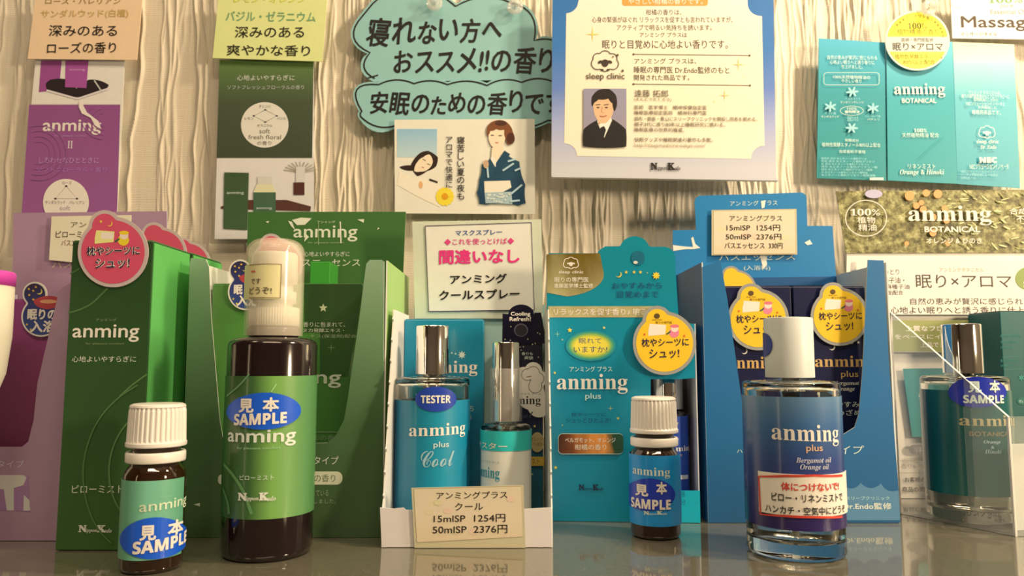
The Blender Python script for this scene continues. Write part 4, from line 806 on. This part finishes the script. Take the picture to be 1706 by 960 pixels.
p.t('アンミング プラス', 188, 738, 416, 766, LW, shear=-.1); p.t('anming', 120, 778, 498, 884, (226, 222, 196), font='serif'); p.t('plus', 272, 880, 356, 920, (190, 208, 186), .01)
p.fr = E2; p.t('枕やシーツに', 210, 92, 408, 116, NB, shear=.1); p.t('シュッとひとふき!', 180, 124, 436, 154, NB, shear=.1); p.star(434, 70, 18, (190, 190, 90), 4, .12); p.star(476, 126, 10, (190, 180, 70), 5, .45); p.star(160, 166, 7, (190, 190, 90), 4); p.star(122, 406, 12, (220, 200, 70), 5, .45)
p.rect(136, 212, 506, 330, (196, 206, 170), 26); p.rect(138, 215, 506, 327, grad([(0, (40, 20, 14)), (.2, (120, 60, 24)), (.45, (226, 140, 60)), (.55, (36, 66, 40)), (.85, (40, 92, 70)), (1, (36, 30, 24))], 'X', blotch=3), 24); p.off += .00002
p.t('ベルガモット、オレンジ', 175, 236, 462, 264, (236, 220, 190), .01); p.t('柑橘の香り', 230, 274, 410, 306, (226, 206, 170)); nk(p, 252, 502, 392, 538, (30, 44, 60))
p.t('実感', 782, 540, 858, 572, (16, 90, 110)); p.t('1か月分', 745, 586, 860, 618, (16, 90, 110)); p.flush()
# mini bottle in window
uc = (sE.hit(1122, 760)[0]); pc = q3(uc, .016, 0); r = .0108
t, c, lo = spray_bottle('slim blue spray bottle seen through the window of the teal hang-tab box', pc[0], pc[1], r, zat(688, pc[1] - r), .003, zat(694, pc[1] - r), mat((20, 62, 140), .35, coat=.3), .0085, zat(632, pc[1]) - zat(684, pc[1]) + .004, CHROME, None, thick=.0012, base=.003)
p = Print(t, c, E2, base=.0005, parent=lo); p.t('アンミング', 760, 240, 822, 254, LW); p.t('anming', 735, 282, 890, 322, (226, 224, 206), font='serif'); p.t('plus', 800, 328, 838, 346, (216, 170, 80)); p.star(808, 155, 12, (226, 200, 120), 5, .45); p.star(768, 206, 8, (226, 200, 120), 5, .45); p.rect(740, 446, 870, 470, (190, 186, 180)); p.flush()
pink_tag('yellow round tag with silver rim stuck on the teal hang-tab box', yE - .0062, E1, 695, 615, 158, True, True)
# ================================================================ blue tray
yF = .4175; xF0, xF1 = xat(1180, yF, 866), xat(1500, yF, 864); BL = mat((20, 92, 130), .45, coat=.1); BLI = mat((206, 200, 186), .6)
fp = [(1170, 445), (1180, 867), (1500, 864), (1496, 800), (1482, 620), (1472, 434), (1446, 433), (1437, 620), (1431, 690), (1424, 712), (1405, 724), (1262, 728), (1246, 720), (1240, 700), (1232, 640), (1212, 500), (1201, 438), (1196, 436)]
t, sf = tray('blue cardboard display tray with stepped header, holding navy boxes', xF0, xF1, yF, .484, fp, zat(437, yF), mat((14, 82, 118), .45), BLI, mf=grad([(0, (26, 84, 116)), (.5, (24, 96, 134)), (1, (22, 98, 134))]))  # front darker low down: shade put into its colour
F3 = (1110, 310, 3.097); sb = YP(.4845)
back = [(34, 228), (30, 700), (30, 1600), (870, 1600), (876, 470), (858, 206), (728, 206), (724, 60), (718, 44), (700, 34), (170, 50), (152, 62), (146, 80), (154, 226)]
board(t, 'back_panel', sb, back, .0008, mat((26, 112, 150), .45), fr=F3, edge=mat((90, 150, 180))); board(t, 'back_fold', sb, [(140, 478), (150, 520), (880, 512), (876, 468)], .001, mat((14, 74, 112), .45), fr=F3, off=.0016)
p = Print(t, sb, F3); p.t('アンミング プラス', 328, 78, 574, 104, LW, dy=-5); p.t('バスエッセンス', 272, 350, 664, 386, LW, dy=-4); p.t('(入浴料)', 400, 410, 536, 438, LW)
for q in ([(34, 305), (90, 312), (172, 318), (135, 326), (100, 326), (36, 335)], [(128, 270), (138, 262), (150, 300), (176, 320), (140, 326)], [(712, 292), (740, 278), (754, 300), (728, 306)], [(488, 78), (512, 74), (506, 112), (492, 116)], [(480, 350), (510, 340), (520, 405), (500, 430)]): p.poly(q, (222, 212, 190))
p.flush()
F4 = (1160, 600, 2.667); p = Print(t, sf, F4); p.t('バスタイプ', 470, 380, 746, 418, LW, shear=.15); p.t('ハ', 180, 398, 205, 412, LW)
p.poly(bulge([(640, 712, 0), (905, 712, 0), (898, 578, .22), (820, 548, .25), (730, 546, .25), (652, 556, .1), (640, 600, 0)], .2), (84, 124, 142)); p.off += .00002
p.t('スリープクリニック', 664, 606, 858, 622, (180, 206, 206)); p.t('Dr.Endo監修', 650, 634, 868, 664, (216, 224, 210), .02); p.flush()
NV = mat((16, 22, 52), .35, coat=.2)
for lab, a, b, fl in (('navy box with yellow tag in the blue tray, left one behind the clear bottle', 1205, 1322, 0), ('navy box with yellow tag in the blue tray, right one beside the post', 1325, 1446, 1)):
    x0, x1 = xat(a, .428, 600), xat(b, .428, 600); t, s, o = carton(lab, x0, x1, .428, .466, zat(478, .428), NV)
    p = Print(t, s, F3); k = 452 * fl; GO = (196, 150, 84)
    p.moon(403 + k - 0, 852 - 20 * fl, 16, (226, 216, 190))
    for i in range(4): p.star(442 + k + i * 32, 838 - 22 * fl - 3 * i, 9, (226, 216, 190), 5, .45)
    p.t('anming', 318 + k if not fl else 765, 880 - 4 * fl, 600 if not fl else 1070, 960 - 10 * fl, GO, font='serif'); p.fr = F4
    if fl: p.t('plus', 642, 48, 720, 84, GO); p.t('Bergamot', 610, 94, 724, 116, (200, 190, 160), font='italic'); p.t('Orange', 622, 118, 704, 142, (200, 190, 160), font='italic'); p.t('おやすみ前', 585, 184, 760, 210, LW); p.t('めざめに', 624, 220, 770, 246, LW)
    p.flush()
pink_tag('yellow round tag on the left navy box, partly behind the white cap', .4262, F3, 475, 690, 148, True, True)
pink_tag('yellow round tag on the right navy box beside the blue post', .4262, F3, 895, 675, 140, True, True)
pink_tag('dim yellow tag farthest back behind the left navy box', .468, F3, 360, 540, 100, False, True)
price('beige price card on the stepped header of the blue tray', .4825, [(234, 124), (234, 358), (676, 354), (672, 118)], F3, [('アンミングプラス', 326, 152, 598, 182), ('15mlSP  1254円', 310, 200, 588, 232), ('50mlSP  2376円', 306, 247, 594, 278), ('バスエッセンス  330円', 300, 292, 600, 324)])
# ================================================================ sample bottles in front
G2 = (0, 640, 3)
cy = .3305; cx = xat(258, cy, 800); t, k = capped_bottle('sample_bottle', 'small amber bottle with pale green label and white ribbed cap, front left', cx, cy, .0128, True)
c = Cyl(cx, cy, .0124 * k); SB = mat((24, 84, 190), .35, coat=.3)
V, P = patch(c, -110, 88, zat(946, cy - .0127, 258) + .0028, zat(802, cy - .0127), .0004, .00025, 80); lo = t.part('label', V, P, grad([(0, (92, 148, 100)), (.6, (120, 176, 134)), (1, (96, 150, 108))], 'X', .4))
p = Print(t, c, G2, base=.0006, parent=lo); p.t('アンミング', 800, 560, 860, 570, (150, 190, 150)); p.t('anming', 700, 590, 920, 656, (206, 206, 160), .01, dy=-10); p.flush()
o = sticker(t, c, 772, 770, 165, 104, SB, .0008, G2, 'blue oval sample sticker', -.08)
p = Print(t, c, G2, base=.001, parent=o); p.t('見', 704, 706, 778, 782, (232, 226, 206), .045); p.t('本', 835, 684, 902, 762, (232, 226, 206), .045); p.t('SAMPLE', 672, 786, 914, 850, (232, 226, 206), .03, font='sansb', dy=-16); p.flush()
# blue one
cy = .3895; cx = xat(1091, cy, 800); t, k = capped_bottle('sample_bottle', 'small amber bottle with blue label and white ribbed cap, before the teal hang-tab box', cx, cy, .0128, False)
c = Cyl(cx, cy, .0124 * k); V, P = patch(c, -120, 80, zat(878, cy - .0127), zat(760, cy - .0127), .0004, .00025, 80); lo = t.part('label', V, P, mat((20, 132, 178), .4, coat=.2))
p = Print(t, c, E2, base=.0006, parent=lo); p.t('anming', 566, 392, 768, 452, (214, 224, 210), font='serif', dy=4); nk(p, 625, 652, 752, 676, (206, 220, 210)); p.flush()
o = sticker(t, c, 655, 560, 140, 92, mat((26, 52, 150), .35, coat=.3), .0008, E2, 'blue oval sample sticker'); 
p = Print(t, c, E2, base=.001, parent=o); p.t('見', 582, 496, 652, 562, (232, 226, 210), .045); p.t('本', 692, 486, 750, 558, (232, 226, 210), .045); p.t('SAMPLE', 562, 570, 770, 626, (232, 226, 210), .03, font='sansb'); p.flush()
# large green bottle with clear overcap
cy = .3560; cx = xat(450, cy, 740); r = .0206; H4 = (320, 640, 3); H3 = C3
t = Thing('spray_bottle', 'large dark bottle with green label, blue sample sticker and translucent cap', 'bottle', (cx, cy, 0))
zs = zat(563, cy - r)
DK = mat((28, 14, 14), .12, coat=.6)
V, P = lathe(cx, cy, [(.0001, .0006), (r * .86, .0001), (r * .95, .0008), (r, .0036), (r, zs - .003), (r - .0007, zs - .0012), (r - .0025, zs), (.0115, zs + .0008), (.0112, zs + .0012), (.0112, zs + .006), (.0001, zs + .006)], 96); t.part('body', V, P, DK, 'dark brown glossy body', smooth=True)
c = Cyl(cx, cy, r); zl0, zl1 = zat(866, cy - r), zat(627, cy - r)
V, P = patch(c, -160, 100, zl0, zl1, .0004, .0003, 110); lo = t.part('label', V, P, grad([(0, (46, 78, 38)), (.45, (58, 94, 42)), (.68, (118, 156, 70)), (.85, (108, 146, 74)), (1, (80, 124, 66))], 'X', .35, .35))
p = Print(t, c, H4, base=.0006, parent=lo); LL = (150, 188, 110)
p.line([(622, 190), (560, 250), (500, 330), (468, 430), (462, 530), (475, 635)], 8, LL, curve=True); p.line([(618, 310), (590, 370), (572, 450), (568, 540), (580, 628)], 8, LL, curve=True); p.line([(165, 400), (215, 460), (265, 540), (300, 650)], 6, (96, 136, 76), curve=True); p.line([(160, 520), (185, 590), (190, 650)], 6, (86, 126, 70), curve=True); p.line([(420, 0), (395, 40)], 7, LL); p.line([(290, -50), (240, 10), (180, 60)], 8, (104, 144, 90), curve=True)
p.t('anming', 188, 222, 514, 308, (216, 226, 186), .02, dy=0); p.t('for pleasant comfort', 230, 312, 440, 328, (160, 190, 130)); p.t('ピローミスト', 244, 454, 408, 478, (206, 214, 170)); nk(p, 234, 542, 416, 586, (222, 224, 190)); p.flush()
o = sticker(t, c, 360, 135, 178, 92, SB, .0010, H4, 'blue oval sample sticker', -.03)
p = Print(t, c, H4, base=.0012, parent=o); p.t('見', 244, 72, 312, 142, (236, 230, 212), .045); p.t('本', 356, 66, 432, 138, (236, 230, 212), .045); p.t('SAMPLE', 222, 148, 468, 206, (236, 230, 212), .03, font='sansb', dy=-10); p.flush()
zc = zat(400, cy)
PUMP = mat((228, 214, 170), .35)
V, P = lathe(cx, cy, [(.0116, zs + .0012), (.0122, zs + .0016), (.0122, zs + .0050), (.0116, zs + .0054)], 90); t.part('neck_ring', V, P, mat((70, 50, 40), .25), 'dark neck ring', smooth=True)
V, P = lathe(cx, cy, [(.0110, zs + .0060), (.0118, zs + .0064), (.0118, zs + .0145), (.0112, zs + .0150), (.0085, zs + .0152), (.0085, zs + .0168), (.0100, zs + .0172), (.0100, zs + .0225), (.0086, zs + .0230), (.0086, zs + .0262), (.0104, zs + .0268), (.0104, zc - .008), (.0096, zc - .0066), (.0001, zc - .0064)], 240, flute=(1, 2, 60, .0004)); t.part('pump_head', V, P, PUMP, 'cream pump head with ribbed collar', smooth=True)
ro = .0136
pr = [(ro, zs + .0014), (ro, zc - .0065)] + [(ro - .0065 + .0065 * math.cos(a), zc - .0065 + .0065 * math.sin(a)) for a in np.linspace(.15, 1.5, 9)] + [(.0001, zc)]
pi = [(max(a - .0009, .0001), b - (.0009 if b > zc - .007 else 0)) for a, b in reversed(pr)]
V, P = lathe(cx, cy, pr + pi, 96, cap=False); 
CLP = newmat('clearcap', 'translucent_plastic'); m_, nt_, p_ = CLP; p_.inputs['Base Color'].default_value = (.93, .9, .8, 1); p_.inputs['Roughness'].default_value = .12; p_.inputs['Alpha'].default_value = .26; p_.inputs['Coat Weight'].default_value = .6; p_.inputs['Coat Roughness'].default_value = .08
t.part('overcap', V, P, m_, 'translucent domed cap', smooth=True)
c2 = Cyl(cx, cy, ro); u0, u1 = math.degrees(c2.hit(412, 470)[0] / ro), math.degrees(c2.hit(468, 470)[0] / ro)
V, P = patch(c2, u0 - 25, u1, zat(498, cy - ro), zat(440, cy - ro), .0004, .0003, 30); lo = t.part('cap_label', V, P, mat((222, 200, 136), .4), 'beige note stuck on the cap')
p = Print(t, c2, H3, base=.0006, parent=lo); p.t('です', 300, 374, 345, 402, K, .01); p.t('どうぞ!', 292, 418, 398, 452, K, .01); p.line([(288, 470), (440, 470), (446, 302), (290, 306)], 2, (120, 84, 60)); p.t('ー', 300, 335, 320, 342, (200, 90, 70)); p.flush()
# clear bottle with purple-blue label
cy = .3585; cx = xat(1322, cy, 800); r = .0222; h = zat(637, cy - r)
LB = grad([(0, (42, 26, 74)), (.2, (46, 34, 86)), (.5, (44, 62, 106)), (.78, (56, 92, 124)), (1, (92, 120, 136))], 'Z', .3, .3)
t, c, lo = spray_bottle('large clear glass bottle with blue-to-purple label and matte white cap', cx, cy, r, h, zat(886, cy - r), zat(662, cy - r), LB, .0113, zat(525, cy - .011) - zat(628, cy - .011), mat((206, 196, 172), .4), .060, thick=.0028, base=.0075, ang=115, shoulder=.0012, caplabel='matte white cap')
I4 = (1160, 600, 2.667)
p = Print(t, c, I4, base=.0005, parent=lo); p.t('anming', 335, 278, 628, 372, (236, 228, 204), font='serif', dy=8); p.t('plus', 486, 375, 560, 414, (206, 160, 120), .02); p.t('Bergamot oil', 442, 432, 596, 462, (196, 184, 196), font='italic'); p.t('Orange oil', 460, 462, 586, 492, (196, 184, 196), font='italic'); p.flush()
u0, u1 = math.degrees(c.hit(1160 + 282 / 2.667, 820)[0] / r), 66
V, P = patch(c, u0, u1, zat(861, cy - r), zat(791, cy - r), .0008, .0003, 40); o = t.part('warning_label', V, P, mat((234, 216, 176), .4), 'cream label with red border')
p = Print(t, c, I4, base=.001, parent=o); RD = (206, 60, 40)
p.line([(640, 512), (520, 512), (400, 514), (284, 517), (292, 684), (400, 692), (520, 696), (640, 694)], 4, RD); p.t('体につけないで!', 378, 540, 625, 578, RD, .03, dy=-2); p.t('ピロー・リネンミストで', 338, 586, 640, 622, (24, 20, 24), .02, dy=-2); p.t('ハンカチ・空気中にどうぞ', 312, 636, 650, 672, (24, 20, 24), .02, dy=-2); p.flush()
oo = sticker(t, Cyl(cx, cy, .0113), 500, 820, 50, 62, mat((34, 50, 120), .4), .0005, F3, 'blue oval sticker wrapping the cap')
p = Print(t, Cyl(cx, cy, .0113), F3, base=.0007, parent=oo); p.t('ER', 475, 808, 512, 848, (150, 156, 180), .02, font='sansb'); p.flush()
# ================================================================ right: botanical header board, acrylic stand, bottle
J5 = (1380, 310, 3.098); J6 = (1440, 520, 4.365); J7 = (1440, 680, 3.429)
yJ = .490; t, s, o = card('display_board', 'cream display board with orchard photo header behind the acrylic stand', 'board', yJ, [(38, 28), (96, 350), (80, 1250), (110, 1720), (1300, 1720), (1300, 20)], mat((232, 210, 176), .45), fr=J5, th=.001)
fold = board(t, 'header', s, [(38, 28), (88, 348), (1300, 345), (1300, 18)], .0006, foliage(), 'orchard photo header', fr=J5, off=.0008)
p = Print(t, s, J5, base=.0010); 
for i in range(110):
    x = 600 + random.random() * 560; y = 30 + random.random() * 300; a = random.uniform(-.3, .9); p.ell(x, y, random.uniform(10, 26), random.uniform(3, 5), [(176, 168, 104), (196, 188, 126), (140, 132, 76)][i % 3], rot=a, n=10)
for x, y, q in ((410, 55, 24), (495, 40, 18), (555, 45, 22), (445, 105, 17), (480, 125, 18), (530, 165, 18), (600, 180, 17), (530, 245, 18), (590, 120, 16), (605, 300, 13), (395, 300, 12), (470, 90, 14)): p.ell(x, y, q, q, (226, 148, 84), n=24)
p.ell(225, 45, 45, 22, (178, 164, 170)); p.off += .00003; CW2 = (250, 242, 214)
p.line([(186 + 105 * math.cos(a), 170 + 92 * math.sin(a)) for a in np.linspace(0, 6.19, 48)], 4, CW2, True); p.t('100%', 104, 122, 258, 156, CW2, font='serif'); p.t('植物', 140, 162, 234, 196, CW2, .01); p.t('精油', 145, 200, 240, 234, CW2, .01)
p.t('anming', 400, 106, 832, 206, CW2, font='serif'); p.t('BOTANICAL', 484, 212, 772, 242, CW2, .03); p.t('オレンジ & ひのき', 494, 272, 780, 300, CW2, .01); p.t('合成香料', 920, 118, 1110, 150, CW2, .01); p.t('不使用', 955, 156, 1085, 190, CW2, .01)
p.rect(135, 386, 1300, 665, (236, 214, 190), 14); p.off += .00002; KK = (70, 58, 48)
p.t('アンミングボタニカル', 560, 424, 788, 446, (120, 104, 84)); p.t('眠り×アロマ', 438, 460, 934, 530, KK, .005); p.t('うっとり', 250, 432, 355, 460, KK); p.t('種子油・', 270, 474, 382, 504, KK); p.t('麻種子油', 285, 510, 408, 534, KK); p.t('(油)配合', 280, 540, 375, 568, KK)
p.t('自然の恵みが贅沢に感じられる', 410, 580, 1030, 614, KK); p.t('心地よい眠りへと誘う香りに仕上げました', 310, 624, 1180, 660, KK); p.ell(1022, 480, 72, 60, (132, 142, 70)); p.t('葉', 990, 495, 1030, 525, CW2, .02)
p.rect(308, 694, 1300, 854, (150, 146, 82)); p.off += .00002
for a in (('上質なフロリダ産オレンジ', 385, 722, 860, 752), ('をベースにインド産&インドネ', 330, 766, 885, 792), ('上品でまろやかなウッディー', 462, 806, 880, 834)): p.t(*a, (240, 232, 196), .025)
p.fr = J6; p.rect(-40, 288, 1200, 292, (200, 180, 150)); p.poly([(262, 412), (330, 905), (600, 905), (560, 408)], grad([(0, (40, 122, 110)), (.7, (50, 130, 120)), (.88, (160, 160, 130)), (1, (226, 170, 130))])); p.off += .00002
p.t('anmi', 375, 585, 470, 618, LW, font='serif')
p.fr = J7; p.rect(240, 208, 420, 262, (120, 110, 96), 26); p.t('リネンミスト', 275, 220, 400, 250, (200, 180, 150)); p.line([(188, 296), (700, 296)], 2, (120, 96, 74)); p.line([(188, 366), (700, 366)], 2, (120, 96, 74)); p.t('香りの専門店・天然精油', 195, 312, 560, 344, (150, 128, 100)); p.t('お客様の声をお聞かせください', 215, 390, 640, 420, (70, 56, 46), .02); p.t('商品の開発に活かします', 200, 445, 560, 475, (70, 56, 46), .02); p.flush()
# acrylic stand
A = ground(1692, 895); B = ground(1499, 857); A[2] = B[2] = 0
AC = film((222, 224, 208), .16, .06); ED = mat((240, 236, 220), .15, coat=.5)
t = Thing('acrylic_stand', 'clear acrylic stand with sloping side at the right edge', 'stand', ((A[0] + B[0]) / 2, (A[1] + B[1]) / 2, 0))
sd = Plane(B, (A - B)); L = float(np.linalg.norm(A - B)); zf = zat(695, A[1]); zbk = zat(520, B[1]); Tk = .0018
pts = [(0, 0), (L, 0), (L, zf), (L * .08, zbk * .96), (0, zbk)]
V, P = prism(sd, pts, Tk); t.part('side_panel', V, P, [AC, ED], 'clear side with bright polished edges', mi=[0, 0] + [1] * (len(P) - 2))
fd = np.array([1, .12, 0]); fd /= np.linalg.norm(fd); fpn = Plane(A + np.array([.0, 0, 0]), fd); V, P = prism(fpn, [(0.0004, 0), (.09, 0), (.09, zf), (0.0004, zf)], Tk); t.part('front_panel', V, P, [AC, ED], mi=[0, 0] + [1] * (len(P) - 2))
bw = np.array([A, A + fd * .09, B + fd * .09, B]); V = [tuple(v + np.array([0, 0, z])) for z in (.0002, .0016) for v in bw]; t.part('base_panel', V, [(3, 2, 1, 0), (4, 5, 6, 7), (0, 1, 5, 4), (1, 2, 6, 5), (2, 3, 7, 6), (3, 0, 4, 7)], AC)
# bottle in it
cy = .4250; cx = xat(1613, cy, 760); r = .0222; h = zat(628, cy - r); zb = .0018
def lift(t, dz):
    t.o.location = (t.loc[0], t.loc[1], dz)
t, c, lo = spray_bottle('glass bottle with dark teal label and chrome cap inside the acrylic stand', cx, cy, r, h - zb, zat(835, cy - r), zat(657, cy - r), grad([(0, (16, 84, 72)), (.5, (14, 76, 68)), (1, (20, 84, 76))], 'Z', .3, .2), .0103, zat(540, cy - .01) - zat(624, cy - .01), CHROME, .05, thick=.0026, base=.0065, ang=125)
p = Print(t, c, J7, base=.0005, parent=lo); p.t('anming', 540, 56, 880, 134, (176, 156, 106), font='serif', dy=2); p.t('BOTANICAL', 600, 152, 830, 178, (150, 130, 84), .01); p.t('Orange', 680, 202, 776, 228, (170, 186, 170), font='italic'); p.t('&', 722, 236, 740, 252, (170, 186, 170)); p.t('Hinoki', 686, 256, 780, 280, (170, 186, 170), font='italic')
p.flush(); o = sticker(t, c, 820, 608, 205, 112, mat((30, 44, 140), .35, coat=.3), .0008, J6, 'blue oval sample sticker')
p = Print(t, c, J6, base=.001, parent=o); p.t('見', 750, 528, 850, 610, (206, 206, 206), .045); p.t('本', 900, 520, 978, 610, (206, 206, 206), .045); p.t('SAMPLE', 718, 626, 1004, 686, (206, 206, 206), .03, font='sansb', dy=0); p.flush()
lift(t, zb)
# dark teal carton right edge
x0 = xat(1668, .455, 620); t, s, o = carton('dark teal box at the right edge behind the glass bottle in the acrylic stand', x0, x0 + .04, .453, .485, zat(524, .453), grad([(0, (12, 70, 58)), (1, (10, 84, 76))]), top=mat((20, 16, 16)))
lift(t, zb)
p = Print(t, s, J6); 
for k, (y, w) in enumerate(((185, 150), (230, 130), (268, 90), (365, 130), (400, 90))): p.t('自然の恵みが贅沢に感じ'[k:k + 8], 990, y, 990 + w, y + 22, (30, 120, 104))
p.line([(1000, 350), (1150, 342)], 2, (60, 130, 110)); p.line([(1015, 440), (1150, 436)], 2, (60, 130, 110)); p.star(1140, 500, 30, (40, 120, 100), 6, .4); p.ell(1150, 670, 40, 26, (30, 96, 80)); p.t('オレンジ', 1125, 660, 1190, 682, LW); p.flush()
# pale card at the right edge
px0 = A + fd * .003 + np.array([0, .006, 0]); fq = Plane(px0, fd); t = Thing('insert_card', 'white card standing behind the acrylic front at the right edge', 'card', px0 + fd * .02)
V, P = prism(fq, [(0.0005, .0018), (.05, .0018), (.05, zf * .76), (.0005, zf * .76)], .0005); t.part('sheet', V, P, mat((214, 200, 170)))
